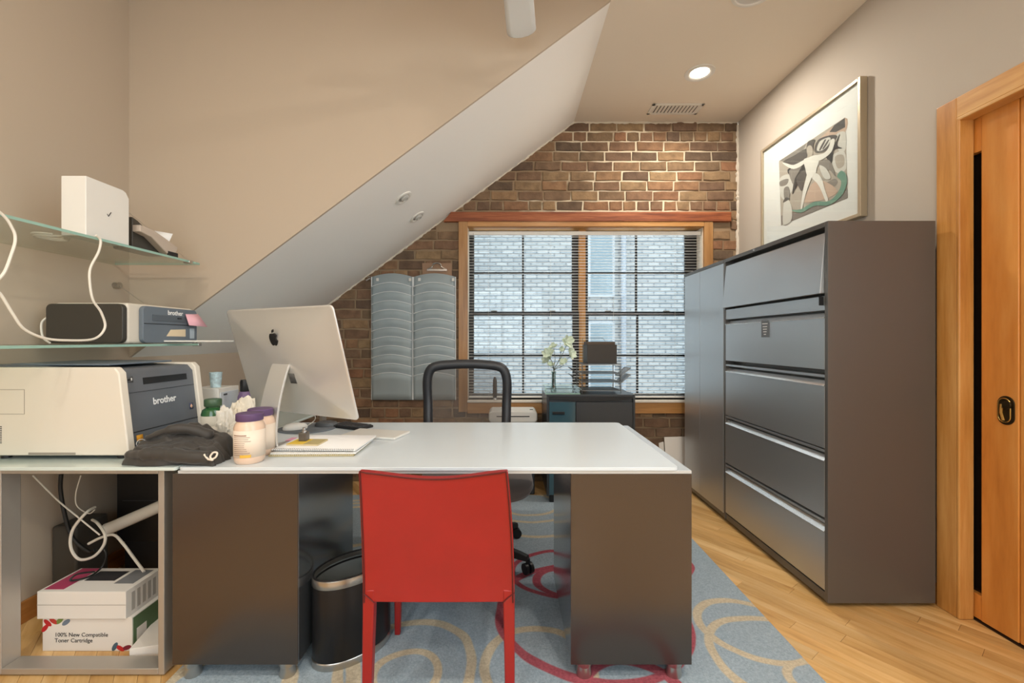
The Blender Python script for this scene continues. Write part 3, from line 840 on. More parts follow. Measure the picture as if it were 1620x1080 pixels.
# ------------------------------------------------------------------ waste bin
wbx, wby, wr_ = -.588, 1.662, R(47)
t = thing('waste_bin', 'black oval waste bin with steel rim between desk pedestal and red chair', 'bin', (wbx, wby, RZ))
A, B = .150, .095
MB().lathe([(.97, .02), (1.0, .03), (1.0, .292), (.985, .296), (.95, .296), (.95, .03), (.001, .03)], (wbx, wby, RZ), 48, A, B, wr_, cap0=True, cap1=False).build('body', mat('bin_black', S(34, 33, 34), .35, .4), t)
MB().lathe([(1.003, .286), (1.012, .288), (1.012, .312), (1.0, .316), (.965, .316), (.955, .30)], (wbx, wby, RZ), 48, A, B, wr_, cap0=False, cap1=False).build('rim_band', STEEL, t)
MB().lathe([(1.0, .3165), (.99, .322), (.97, .322), (.957, .316)], (wbx, wby, RZ), 48, A, B, wr_, cap0=False, cap1=False).build('rim_gasket', BLACKP, t)
MB().lathe([(.953, .30), (.948, .28), (.93, .034), (.01, .032)], (wbx, wby, RZ), 48, A, B, wr_, cap0=False, cap1=True).build('liner', mat('bin_liner', S(150, 156, 154), .35, .5), t)
MB().lathe([(1.0, 0), (1.018, .003), (1.018, .024), (1.0, .027)], (wbx, wby, RZ), 48, A, B, wr_).build('base_band', STEEL, t)

# ------------------------------------------------------------------ office chair
oc = thing('office_chair', 'black mesh-back swivel office chair behind the desk', 'chair', (-.2, 2.35, RZ))
CF = mat('chair_frame', S(44, 46, 50), .4)
cxx, cyy = -.2, 2.35
ctr = [(-.475, .60), (-.487, .80), (-.490, .93), (-.470, 1.0), (-.42, 1.024), (-.32, 1.033), (-.245, 1.035), (-.17, 1.033), (-.075, 1.024), (-.025, 1.0), (-.004, .93), (-.006, .80), (-.015, .60), (-.06, .54), (-.245, .525), (-.43, .54)]
def by(z): return 2.62 + .06 * math.sin((z - .5) / .55 * math.pi) ** 2 * .5 + (z - .5) * .08
path = smoothpath([(x, by(z), z) for x, z in ctr], 6, True)
fr = MB().tube(path, .029, 10, True).build('back_frame', CF, oc)
inner = [(x, z) for x, z in ctr]
mb = MB()
cxm, czm = -.245, .79
rings = 6; pts = smoothpath([(x, 0, z) for x, z in ctr], 6, True); npt = len(pts)
for k in range(rings + 1):
    s_ = k / rings
    for p in pts:
        x = cxm + (p.x - cxm) * s_; z = czm + (p.z - czm) * s_
        mb.v.append((x, by(z) - .012 + .02 * (1 - s_), z))
for k in range(rings):
    for i in range(npt): mb.f.append([k * npt + i, k * npt + (i + 1) % npt, (k + 1) * npt + (i + 1) % npt, (k + 1) * npt + i]); mb.m.append(0)
mb.build('back_mesh', meshfabric('chair_mesh', S(92, 84, 78), .5), oc, recalc=False)
MB().tube(smoothpath([(-.2, 2.42, .36), (-.22, 2.60, .36), (-.24, 2.70, .42), (-.245, 2.69, .56)], 6), .022, 8).build('back_support', BLACKP, oc)
def seatfn(u, v):
    a = 2 * math.pi * u
    e = .55
    cx_, sy_ = math.cos(a), math.sin(a)
    X = math.copysign(abs(cx_) ** e, cx_); Y = math.copysign(abs(sy_) ** e, sy_)
    prof = [(.001, .405), (.55, .402), (.86, .400), (.96, .412), (1.0, .432), (.985, .455), (.93, .468), (.6, .474), (.001, .474)]
    i = v * (len(prof) - 1); i0 = min(int(i), len(prof) - 2); f = i - i0
    r = prof[i0][0] * (1 - f) + prof[i0 + 1][0] * f; z = prof[i0][1] * (1 - f) + prof[i0 + 1][1] * f
    return (-.165 + .30 * X * r, 2.335 + .255 * Y * r, z - .02 * max(0, -Y * r) ** 3)
MB().grid(seatfn, 48, 17, wrapu=True).build('seat', mat('grey_seat_fabric', S(120, 110, 106), .85, bump=(300, .3), sheen=.3), oc)
MB().box(-.28, -.12, 2.25, 2.45, .355, .40).build('seat_mechanism', BLACKP, oc, bevel=.008)
MB().lathe([(.014, .36), (.014, .2), (.026, .2), (.028, .085)], (cxx, cyy, 0), 18).build('gas_lift', CHROME, oc)
MB().lathe([(.045, .055), (.05, .07), (.05, .105), (.035, .12)], (cxx, cyy, RZ), 24).build('base_hub', BLACKP, oc)
for i in range(5):
    a = R(-29 + 72 * i); c_, s_ = math.cos(a), math.sin(a)
    mb = MB()
    for r, z, w, h in ((.03, .10, .03, .022), (.17, .093, .025, .02), (.30, .082, .02, .016), (.345, .078, .018, .012)):
        for dx, dz in ((-w, -h), (w, -h), (w * .75, h), (-w * .75, h)): mb.v.append((cxx + c_ * r - s_ * dx, cyy + s_ * r + c_ * dx, RZ + z + dz))
    for k in range(3):
        for j in range(4): mb.f.append([k * 4 + j, k * 4 + (j + 1) % 4, k * 4 + 4 + (j + 1) % 4, k * 4 + 4 + j]); mb.m.append(0)
    mb.f += [[3, 2, 1, 0], [12, 13, 14, 15]]; mb.m += [0, 0]
    ar = mb.build('base_arm', BLACKP, oc, bevel=.004)
    wx, wy = cxx + c_ * .345, cyy + s_ * .345
    wa = a + R(60); q = Vector((math.cos(wa), math.sin(wa), 0))
    cs = MB()
    for sg in (-1, 1): cs.cyl(Vector((wx, wy, RZ + .028)) + q * sg * .006, Vector((wx, wy, RZ + .028)) + q * sg * .022, .027, n=20)
    cs.cyl((wx, wy, RZ + .028), (wx, wy, RZ + .075), .011, n=12)
    cs.build('caster', BLACKP, ar)

# ------------------------------------------------------------------ filing cabinets
def Zc(py): return PZ(py, 1.92)
cx_f, cx_b = 1.41, 1.884
cab = thing('lateral_file_cabinet', 'tall charcoal five-drawer lateral filing cabinet nearest the door', 'cabinet', (1.65, 2.385, 0))
y0, y1 = 1.92, 2.845
zt, zb = PZ(349, 1.92), .022
m = MB().box(cx_f, cx_b, y0, y0 + .02, zb, zt).box(cx_f, cx_b, y1 - .02, y1, zb, zt).box(cx_b - .015, cx_b, y0 + .02, y1 - .02, zb, zt)
m.box(cx_f, cx_b - .015, y0 + .02, y1 - .02, zt - .022, zt).box(cx_f + .004, cx_b - .015, y0 + .02, y1 - .02, zb, .058)
m.box(cx_f + .06, cx_b - .015, y0 + .02, y1 - .02, .058, zt - .022)
m.build('carcass', CAB, cab, bevel=.0015)
MB().box(cx_f + .05, cx_b - .05, y0 + .05, y1 - .05, 0, zb).build('plinth', BLACKP, cab)
ya, yb = y0 + .022, y1 - .022
# top flip door, ajar at its lower edge
zt0, zt1 = Zc(463), Zc(366)
fd = MB().prism([(cx_f + .004, zt1), (cx_f + .018, zt1 + .0), (cx_f + .004, zt0), (cx_f - .020, zt0)], 'y', ya, yb).build('flip_door', CAB_LIT, cab, bevel=.0015)
MB().box(cx_f + .003, cx_f + .06, ya, yb, Zc(490), zt0 - .012).build('drawer_rail', CAB_LIT, cab, bevel=.001)
MB().box(cx_f - .016, cx_f + .004, y0 + .03, y0 + .034, Zc(482), Zc(468)).build('hinge', BLACKM, cab)
for zz0, zz1 in ((Zc(585), Zc(498)), (Zc(711), Zc(607)), (Zc(822), Zc(727)), (Zc(938), Zc(840))):
    dwr = MB().box(cx_f + .001, cx_f + .06, ya, yb, zz0, zz1 - .012).build('drawer', CAB_LIT, cab, bevel=.0015)
    # slanted full-width pull lip above the drawer face and the shadow gap over it
    MB().prism([(cx_f - .003, zz1 - .013), (cx_f - .003, zz1 - .011), (cx_f + .022, zz1 + .012), (cx_f + .06, zz1 + .012), (cx_f + .06, zz1 - .0115)], 'y', ya, yb).build('pull', mat('pull_lip', S(226, 228, 230), .22, .8), dwr, bevel=.001)  # lip colour near white: the window's glint is put into it
    MB().box(cx_f + .002, cx_f + .06, ya, yb, zz1 + .026, zz1 + .038).build('drawer_rail', CAB_LIT, cab, bevel=.001)
# label card on the second drawer
ly = 1.41 * FPX / (1211 - VX); lz = PZ(520, ly)
cd = MB().box(cx_f - .003, cx_f + .0008, ly - .034, ly + .034, lz - .046, lz + .046).build('label_card', mat('card_grey', S(104, 108, 112), .4), cab)
for k, (wd, dz) in enumerate(((.05, .028), (.04, .012), (.036, -.002), (.03, -.016), (.02, -.03))):
    MB().box(cx_f - .0036, cx_f - .003, ly - wd / 2, ly + wd / 2, lz + dz - .0022, lz + dz + .0022).build('print_line', LETW, cd)
MB().box(cx_f - .002, cx_f + .001, 2.49, 2.505, zt - .016, zt - .004).build('lock', CHROME, cab)

st = thing('storage_cabinet', 'tall charcoal two-door storage cabinet beside the brick wall', 'cabinet', (1.65, 3.16, 0))
y0, y1 = 2.848, 3.475
MB().box(cx_f + .012, cx_b, y0, y1, zb, zt - .012).box(cx_f, cx_b, y0, y1, zt - .022, zt).box(cx_f + .004, cx_b, y0, y1, .022, .05).build('carcass', CAB, st, bevel=.0015)
ys = 3.2
for a, c in ((y0 + .002, ys - .0015), (ys + .0015, y1 - .002)):
    MB().box(cx_f, cx_f + .0118, a, c, .052, zt - .024).build('cabinet_door', CAB_LIT, st, bevel=.0015)
MB().box(cx_f + .05, cx_b - .05, y0 + .05, y1 - .05, 0, zb).build('plinth', BLACKP, st)

# ------------------------------------------------------------------ framed drawing on the right wall
PXW = 1.9
def pic(cx_, cy_):
    px, py = 1190 + cx_ / 3.857, 100 + cy_ / 3.857
    y = FPX * PXW / (px - VX)
    return (y, PZ(py, y))
pa, pb, pz0, pz1 = 2.335, 3.256, 1.845, 2.595
pt = thing('framed_drawing', 'framed grey drawing of a winged figure with green serpent on the right wall', 'picture', (1.92, 2.8, pz0))
GILT = mat('pale_gilt', S(176, 162, 138), .4, .4)
for (a, c, z0, z1) in ((pa, pa + .02, pz0, pz1), (pb - .02, pb, pz0, pz1), (pa + .02, pb - .02, pz0, pz0 + .02), (pa + .02, pb - .02, pz1 - .02, pz1)):
    MB().box(PXW - .012, 1.928, a, c, z0, z1).build('frame_rail', GILT, pt, bevel=.003)
MB().box(PXW + .002, 1.926, pa + .02, pb - .02, pz0 + .02, pz1 - .02).build('mat_board', mat('mat_white', S(232, 230, 226), .6), pt)
art = MB(); lay = [0]
AC = [S(176, 166, 154), S(88, 84, 82), S(222, 218, 210), S(112, 150, 134), S(196, 170, 152), S(134, 128, 122), S(206, 202, 194), S(60, 58, 58)]
AM = [mat('ink_%d' % i, c, .8) for i, c in enumerate(AC)]
def poly(pts, mi, smooth=True):
    P = [pic(*p) for p in pts]
    if smooth: P = [(q.x, q.y) for q in smoothpath([(a, c, 0) for a, c in P], 4, True)]
    lay[0] += 1; x = PXW + .0015 - .00012 * lay[0]
    art.add([(x, a, c) for a, c in P], [tuple(range(len(P)))], mi)
poly([(162, 597), (565, 330), (582, 822), (175, 990)], 0, False)
poly([(163, 598), (330, 488), (300, 560), (210, 600)], 5, False)
poly([(400, 470), (565, 332), (566, 420), (480, 440)], 4)
poly([(470, 420), (500, 378), (564, 333), (566, 390), (510, 420)], 1, False)
poly([(510, 440), (566, 420), (570, 520), (530, 540)], 6)
poly([(490, 560), (560, 540), (574, 640), (520, 670), (488, 620)], 6)
poly([(505, 570), (555, 560), (560, 620), (520, 640)], 0)
poly([(170, 700), (240, 680), (250, 760), (200, 830), (172, 800)], 6)
poly([(170, 720), (220, 705), (210, 740), (172, 750)], 5)
poly([(440, 740), (500, 705), (520, 730), (470, 770)], 5)
poly([(330, 800), (370, 730), (440, 720), (520, 780), (440, 830), (310, 850)], 4)
poly([(176, 930), (300, 900), (470, 850), (580, 760), (581.5, 820), (176, 988)], 5, False)
poly([(185, 605), (260, 560), (333, 520), (335, 570), (300, 620), (240, 640)], 1)       # left wing
poly([(215, 650), (310, 610), (330, 660), (280, 740), (245, 800), (250, 720)], 7)
poly([(225, 655), (300, 625), (262, 700), (250, 740)], 5)
poly([(270, 700), (335, 640), (320, 720), (300, 780)], 1)
poly([(380, 540), (400, 470), (470, 440), (520, 445), (480, 500), (440, 540)], 1)       # right wing
poly([(395, 530), (415, 475), (475, 452), (470, 490), (430, 530)], 6)
poly([(410, 525), (440, 470), (450, 470), (420, 528)], 1)
poly([(430, 520), (462, 470), (470, 472), (440, 520)], 1)
poly([(450, 560), (500, 500), (535, 430), (520, 500), (550, 518), (500, 530), (485, 610)], 7)
poly([(400, 610), (470, 590), (510, 690), (470, 650), (440, 690), (420, 650)], 5)
poly([(410, 625), (450, 640), (480, 700), (440, 700)], 6)
poly([(335, 500), (345, 475), (385, 465), (375, 500), (370, 530), (335, 530)], 1)       # hair
poly([(335, 515), (355, 500), (370, 520), (368, 560), (350, 575), (336, 550)], 0)       # face
poly([(315, 590), (345, 575), (395, 560), (408, 600), (395, 640), (385, 680), (340, 690), (325, 640)], 2)   # torso
poly([(320, 590), (310, 620), (255, 645), (205, 625), (185, 605), (210, 610), (255, 620)], 2)               # left arm
poly([(390, 565), (440, 548), (470, 510), (480, 470), (500, 460), (505, 480), (485, 540), (440, 580), (400, 595)], 2)  # right arm
poly([(338, 680), (365, 690), (340, 760), (320, 830), (305, 895), (298, 880), (310, 790), (325, 720)], 2)   # left leg
poly([(360, 690), (390, 670), (425, 700), (445, 770), (465, 830), (450, 840), (425, 780), (400, 735)], 2)   # right leg
poly([(240, 895), (300, 890), (380, 845), (470, 840), (530, 780), (545, 720), (520, 690), (545, 655), (575, 680), (578, 740), (545, 810), (470, 865), (380, 870), (300, 912)], 3)  # serpent
poly([(190, 980), (195, 850), (205, 830), (225, 835), (245, 890), (240, 960)], 6)       # tower
poly([(200, 830), (196, 765), (225, 755), (228, 820)], 5)
poly([(190, 850), (205, 820), (232, 825), (215, 838)], 1)
art.build('print', AM, pt, smooth=False, recalc=False)
MB().box(PXW - .004, PXW - .003, pa + .018, pb - .018, pz0 + .018, pz1 - .018).build('glazing', PANE, pt)

# ------------------------------------------------------------------ wall file organiser, clipboard, clip
ox0, oxm, ox1, oz0, oz1 = PX(586, 3.6), PX(652, 3.6), PX(720, 3.6), PZ(633, 3.6), PZ(437, 3.6)
og = thing('wall_file_organizer', 'grey mesh wall file organiser with two columns of curved pockets on the brick', 'organizer', ((ox0 + ox1) / 2, 3.62, oz0))
MESHG = meshfabric('organiser_mesh', S(164, 176, 180), .1)
RIMG = mat('organiser_rim', S(226, 230, 230), .5)
for (xa, xb) in ((ox0, oxm - .004), (oxm + .004, ox1)):
    def arch(u): return math.sin(math.pi * u) ** .9
    def panel(u, v):
        z = oz0 + (oz1 - oz0 + .03 * arch(u)) * v
        return (xa + (xb - xa) * u, 3.634, z)
    MB().grid(panel, 13, 6).build('back_panel', MESHG, og, solid=.002)
    for e in (xa, xb):
        MB().tube([(e, 3.63, oz0), (e, 3.63, oz1)], .004, 6).build('side_wire', RIMG, og)
    npk_ = 11
    for k in range(npk_):
        ztop = oz1 - .085 - k * .0738
        h = .155 if k < npk_ - 1 else ztop - oz0
        def pk(u, v):
            z = ztop - h + (h + .032 * arch(u)) * v
            return (xa + .004 + (xb - xa - .008) * u, 3.630 - .006 - .046 * v ** 1.5 * (.25 + .75 * arch(u)) - .002 * math.sin(u * 17 + k) * v, z)
        p_ = MB().grid(pk, 15, 5).build('pocket', MESHG, og, solid=.0012)
        MB().tube([pk(u / 14, 1) for u in range(15)], .0028, 5).build('rim_wire', RIMG, p_)
    for hx_ in (xa + .05, xb - .02):
        MB().box(hx_ - .01, hx_ + .01, 3.626, 3.632, oz1 - .035, oz1 - .01).build('mount_tab', WHITEP, og)
cbx0, cbx1, cbz = PX(668, 3.64), PX(715, 3.64), PZ(416, 3.64)
cb = thing('clipboard', 'brown clipboard with chrome clip hung behind the wall organiser', 'clipboard', ((cbx0 + cbx1) / 2, 3.645, cbz - .32))
MB().box(cbx0, cbx1, 3.6405, 3.6445, cbz - .32, cbz).build('board', mat('hardboard', S(150, 118, 92), .6), cb, bevel=.001)
cc = (cbx0 + cbx1) / 2 
MB().tube(smoothpath([(cc - .08, 3.636, cbz - .055), (cc - .04, 3.628, cbz - .035), (cc - .03, 3.622, cbz - .012), (cc, 3.62, cbz - .004), (cc + .03, 3.622, cbz - .012), (cc + .04, 3.628, cbz - .035), (cc + .08, 3.636, cbz - .055)], 5), .006, 8).build('clip', CHROME, cb)
MB().box(cc - .085, cc + .085, 3.63, 3.639, cbz - .068, cbz - .05).build('clip_bar', CHROME, cb, bevel=.003)
kx, kz = PX(582, 3.6), PZ(437, 3.6)
kx += .0; bc = thing('bulldog_clip', 'small silver clip hanging where slope meets brick', 'clip', (kx, 3.6, kz - .02))
MB().prism([(kx - .02, kz - .03), (kx + .012, kz - .012), (kx + .02, kz - .02), (kx - .012, kz - .04)], 'y', 3.60, 3.63).build('jaw', CHROME, bc, bevel=.002)
MB().tube(smoothpath([(kx - .005, 3.615, kz - .02), (kx + .0, 3.606, kz - .004), (kx + .014, 3.606, kz - .002), (kx + .014, 3.62, kz - .018)], 4), .0025, 6).build('handle', CHROME, bc)

# ------------------------------------------------------------------ credenza by the window and its things
qx0, qx1, qy0, qy1 = PX(865, 3.14), PX(1005, 3.14), 3.14, 3.585
qt = PZ(624, 3.14)
cr = thing('credenza', 'low dark credenza with teal glass door under the window', 'cabinet', ((qx0 + qx1) / 2, 3.36, 0))
TEAL = mat('teal_glass', S(62, 92, 104), .12, 0, .6)
DARKC = mat('credenza_dark', S(58, 62, 66), .32, .2)
MB().box(qx0, qx0 + .016, qy0, qy1, .06, qt).box(qx1 - .016, qx1, qy0, qy1, .06, qt).box(qx0 + .016, qx1 - .016, qy0 + .02, qy1, .06, qt - .016).box(qx0 + .016, qx1 - .016, qy0, qy1, qt - .016, qt).build('carcass', DARKC, cr, bevel=.002)
xs_ = PX(911, 3.14)
gd = MB().box(qx0 + .018, xs_ - .003, qy0 + .003, qy0 + .0195, .065, qt - .055).build('cabinet_door', TEAL, cr, bevel=.001)
MB().box(PX(874, 3.14), PX(893, 3.14), qy0 - .012, qy0 + .002, PZ(655, 3.14), PZ(651, 3.14)).build('handle', BLACKM, gd, bevel=.002)
MB().box(xs_ + .003, qx1 - .018, qy0 + .003, qy0 + .0195, .065, qt - .055).build('cabinet_door', DARKC, cr, bevel=.001)
n = 12
ap = [(qx0 + .016, qt - .016)] + [(qx0 + .016 + (qx1 - qx0 - .032) * i / n, qt - .030 - .022 * math.sin(math.pi * i / n)) for i in range(n + 1)] + [(qx1 - .016, qt - .016)]
MB().prism(ap, 'y', qy0 - .001, qy0 + .0195).build('arched_valance', BLACKM, cr, bevel=.001)
for fx in (qx0 + .02, qx1 - .05):
    for fy in (qy0 + .005, qy1 - .05): MB().box(fx, fx + .035, fy, fy + .04, RZ if fy < 3.27 else .0, .06).build('foot', BLACKM, cr, bevel=.003)
# glass tray
ty = 3.26
tr = thing('glass_tray', 'clear green-edged glass tray on the dark credenza', 'tray', (PX(905, ty), ty, qt))
tx0, tx1 = qx0 - .01, PX(916, 3.2)
MB().box(tx0, tx1, 3.15, 3.42, qt + .001, qt + .009).build('base', SHELFG, tr, bevel=.001)
MB().box(tx0, tx1, 3.1485, 3.15, qt + .001, qt + .009).build('green_edge', GLEDGE, tr)
MB().box(tx0, tx0 + .006, 3.15, 3.42, qt + .009, qt + .05).box(tx1 - .006, tx1, 3.15, 3.42, qt + .009, qt + .05).box(tx0 + .006, tx1 - .006, 3.414, 3.42, qt + .009, qt + .05).build('raised_side', SHELFG, tr)
MB().box(tx0, tx0 + .006, 3.1485, 3.15, qt + .009, qt + .05).build('green_edge', GLEDGE, tr)
# vase with flowers
vx0, vy0, vz0 = PX(876, 3.25), 3.25, qt + .0095
va = thing('flower_vase', 'slim glass vase of pale green-white blossoms on the glass tray', 'vase', (vx0, vy0, vz0))
MB().lathe([(.02, 0), (.021, .02), (.016, .06), (.015, .12), (.018, .15), (.0165, .15), (.0135, .12), (.014, .06), (.012, .02), (.001, .018)], (vx0, vy0, vz0), 20, cap1=False).build('vase_body', glassmat('vase_glass', (.72, .78, .76, 1), .2), va)
PET = mat('petal', S(206, 220, 200), .6, alpha=1)
STEM = mat('stem', S(84, 92, 78), .6)
rf = random.Random(5)
heads = [(896, 541, 3.24, .054), (868, 560, 3.22, .048), (902, 560, 3.26, .046), (866, 569, 3.28, .04), (892, 574, 3.22, .036), (876, 548, 3.27, .03), (871, 578, 3.25, .03), (888, 553, 3.3, .026)]
for (px, py, y, r) in heads:
    hx_, hz_ = PX(px, y), PZ(py, y)
    s0 = (vx0 + rf.uniform(-.008, .008), vy0 + rf.uniform(-.006, .006), vz0 + .03)
    sm = MB().tube(smoothpath([s0, (vx0, vy0, vz0 + .15), ((vx0 + hx_) / 2 + .01, (vy0 + y) / 2, (vz0 + .15 + hz_) / 2), (hx_, y, hz_ - r * .4)], 5), .0022, 5).build('stem', STEM, va)
    fb = MB(); Hd = Matrix.Rotation(R(rf.uniform(35, 80)), 4, 'X') @ Matrix.Rotation(R(rf.uniform(-40, 40)), 4, 'Y')
    for k in range(7):
        a = 2 * math.pi * k / 7 + rf.random() * .5; til = rf.uniform(.15, .75)
        M = Matrix.Translation((hx_, y, hz_)) @ Hd @ Matrix.Rotation(a, 4, 'Z') @ Matrix.Rotation(-til, 4, 'Y')
        st_ = len(fb.v)
        r *= 1.0
        def pf(u, v): 
            w = math.sin(math.pi * min(.98, v * .85 + .08)) * .62
            return ((v) * r * 1.15, (u - .5) * 2 * w * r * .75, .25 * r * (v - .5) ** 2 + .12 * r * (2 * u - 1) ** 2)
        fb.grid(pf, 5, 6); fb.xf(M, st_)
    fb.build('blossom', PET, sm, solid=.0008, recalc=False)
# letter tray stack
lx0, lx1, ly0, ly1 = PX(922, 3.2), PX(982, 3.2), 3.19, 3.45
lt = thing('letter_tray', 'wire mesh letter tray stack on the credenza', 'tray', ((lx0 + lx1) / 2, 3.32, qt))
MW = meshfabric('tray_mesh', S(120, 122, 122), .42)
for k in range(3):
    z = qt + .022 + .062 * k
    MB().box(lx0, lx1, ly0, ly1, z, z + .0015).build('shelf_mesh', MW, lt)
    mb = MB()
    mb.tube([(lx0, ly0, z), (lx1, ly0, z), (lx1, ly1, z), (lx0, ly1, z)], .0025, 5, True)
    mb.tube([(lx0, ly1, z + .05), (lx0, ly0 + .04, z + .05), (lx0 + .006, ly0, z)], .002, 5).tube([(lx1, ly1, z + .05), (lx1, ly0 + .04, z + .05), (lx1 - .006, ly0, z)], .002, 5)
    mb.build('tray_wire', WIRE, lt)
for x, y in ((lx0 - .004, ly0 + .02), (lx1 + .004, ly0 + .02), (lx0 - .004, ly1), (lx1 + .004, ly1)):
    MB().tube([(x, y, qt + .001), (x, y, qt + .215)], .003, 6).build('upright', WIRE, lt)
MB().box(lx0, lx1, ly0, ly1, qt + .212, qt + .2135).build('top_mesh', MW, lt)
MB().tube([(lx0, ly0, qt + .215), (lx1, ly0, qt + .215), (lx1, ly1, qt + .215), (lx0, ly1, qt + .215)], .003, 5, True).build('top_wire', WIRE, lt)
# slanted side pockets
for sg, xe in ((-1, lx0 - .006), (1, lx1 + .006)):
    for k in range(2):
        z = qt + .10 + .05 * k
        q = MB().add([(xe, ly0 + .04, z - .03), (xe, ly0 + .2, z - .03), (xe + sg * .075, ly0 + .2, z + .035), (xe + sg * .075, ly0 + .04, z + .035)], [(0, 1, 2, 3)]).build('side_pocket', MW, lt, solid=.0015)
        MB().tube([(xe, ly0 + .04, z - .03), (xe + sg * .075, ly0 + .04, z + .035), (xe + sg * .075, ly0 + .2, z + .035), (xe, ly0 + .2, z - .03)], .0022, 5).build('pocket_wire', WIRE, q)
bx = thing('file_box', 'dark brown file box on top of the wire letter trays', 'box', (PX(953, 3.24), 3.3, qt + .218))
bx0, bx1 = PX(929, 3.22), PX(976, 3.22); bz0, bz1 = qt + .2185, PZ(545, 3.22)
BXM = mat('box_dark', S(58, 52, 46), .6)
MB().box(bx0, bx1, 3.22, 3.40, bz0, bz1).build('box_body', BXM, bx, bevel=.002)
MB().box(bx0 + .003, bx1 - .003, 3.26, 3.39, bz1, bz1 + .022).build('folders', mat('box_folder', S(86, 72, 60), .7), bx, bevel=.002)
MB().tube([(bx0 + .0, 3.42, bz0 + .01), (bx0 + .0, 3.42, bz1 + .05), (bx1 - .06, 3.42, bz1 + .05), (bx1 - .02, 3.42, bz1)], .002, 5).build('wire_back', WIRE, bx)
# bottle on the sill
bt_ = thing('sill_bottle', 'slim dark bottle with silver foot on the window sill', 'bottle', (PX(783, 3.635), 3.635, WZ0))
MB().lathe([(.018, 0), (.02, .004), (.014, .012), (.014, .02)], (PX(783, 3.635), 3.635, WZ0 + .0005), 18).build('foot', CHROME, bt_)
MB().lathe([(.014, .02), (.019, .04), (.017, .16), (.011, .185), (.008, .19)], (PX(783, 3.635), 3.635, WZ0), 18).build('body', BLACKP, bt_)

# shredder
sx0, sx1 = PX(772, 3.2), PX(852, 3.2); szt = PZ(654, 3.2)
sh = thing('paper_shredder', 'white-topped paper shredder on the floor beside the credenza', 'shredder', ((sx0 + sx1) / 2, 3.33, 0))
MB().box(sx0 + .02, sx1 - .02, 3.33, 3.52, 0.001, szt - .09).build('bin', DARKP, sh, bevel=.01)
MB().prism(roundrect(sx0, sx1, szt - .09, szt, .03), 'y', 3.315, 3.53).build('head', WHITEP, sh, bevel=.012, seg=3)
MB().box(sx0 + .06, sx1 - .06, 3.313, 3.318, szt - .045, szt - .038).build('slot', BLACKP, sh)
MB().box(sx1 - .055, sx1 - .03, 3.37, 3.39, szt - .0005, szt + .003).build('switch', BLACKP, sh)

# boards leaning behind the storage cabinet
def board(x0, x1, zt_, yb_, label):
    o = MB().add([(x0, yb_, .001), (x1, yb_, .001), (x1, yb_ + .012, .001), (x0, yb_ + .012, .001), (x0 + .004, 3.628, zt_ - .012), (x1, 3.628, zt_), (x1, 3.64, zt_), (x0 + .004, 3.64, zt_ - .012)],
                 [(0, 3, 2, 1), (4, 5, 6, 7), (0, 1, 5, 4), (1, 2, 6, 5), (2, 3, 7, 6), (3, 0, 4, 7)]).build('leaning_board', CARD, bevel=.001)
    setprops(o, label, 'board', 'boards leaning on the brick wall')
board(1.30, 1.80, .385, 3.55, 'larger pale board leaning on the brick beside the storage cabinet')
board(1.255, 1.298, .335, 3.575, 'smaller pale board behind the larger one against the brick')

# ------------------------------------------------------------------ glass shelves on the left wall
SX = -1.59
def shelf(z, label, ya=.75, yb=2.25, ce=.062):
    s_ = thing('glass_shelf', label, 'shelf', (-1.81, (ya + yb) / 2, z), group='glass shelves on the left wall')
    MB().box(XL + .004, SX, ya, yb, z - .010, z).build('glass_plate', SHELFG, s_)
    MB().box(SX - .0001, SX + .0016, ya, yb, z - .010, z).build('green_edge', GLEDGE, s_)
    MB().box(XL + .004, SX, yb - .0001, yb + .0016, z - .010, z).build('green_edge', GLEDGE, s_)
    MB().box(SX - .03, SX + .003, yb - ce - .012, yb - ce + .012, z - .013, z + .003).build('cable_clamp', STEEL, s_, bevel=.002)
    zf = z + .30
    MB().cyl((XL, yb + .002, zf), (XL + .03, yb + .002, zf), .016, n=18).build('wall_anchor', STEEL, s_)
    MB().tube([(XL + .026, yb, zf), (SX - .012, yb - ce, z + .002)], .0014, 5).build('cable', STEEL, s_)
    MB().cyl((XL, ya + .1, zf), (XL + .03, ya + .1, zf), .016, n=18).build('wall_anchor', STEEL, s_)
    MB().tube([(XL + .026, ya + .1, zf), (SX - .012, ya + .1, z + .002)], .0014, 5).build('cable', STEEL, s_)
shelf(1.578, 'upper frosted-edge glass shelf holding the white router box')
shelf(1.163, 'lower glass shelf carrying the small black and white printer', ce=-.002)

# router box
UZ = 1.5785
ro = thing('router_box', 'tall white router with a tick mark on the upper glass shelf', 'router', (-1.655, 1.755, UZ))
prof = [(1.66, UZ), (1.85, UZ), (1.85, UZ + .20), (1.835, UZ + .222), (1.82, UZ + .228), (1.66, UZ + .228)]
MB().prism(prof, 'x', -1.70, -1.605).build('case', WHITEP, ro, bevel=.003)
MB().tube([(-1.6045, 1.748, UZ + .107), (-1.6045, 1.753, UZ + .099), (-1.6045, 1.765, UZ + .118)], .0017, 5).build('tick_logo', LETD, ro)

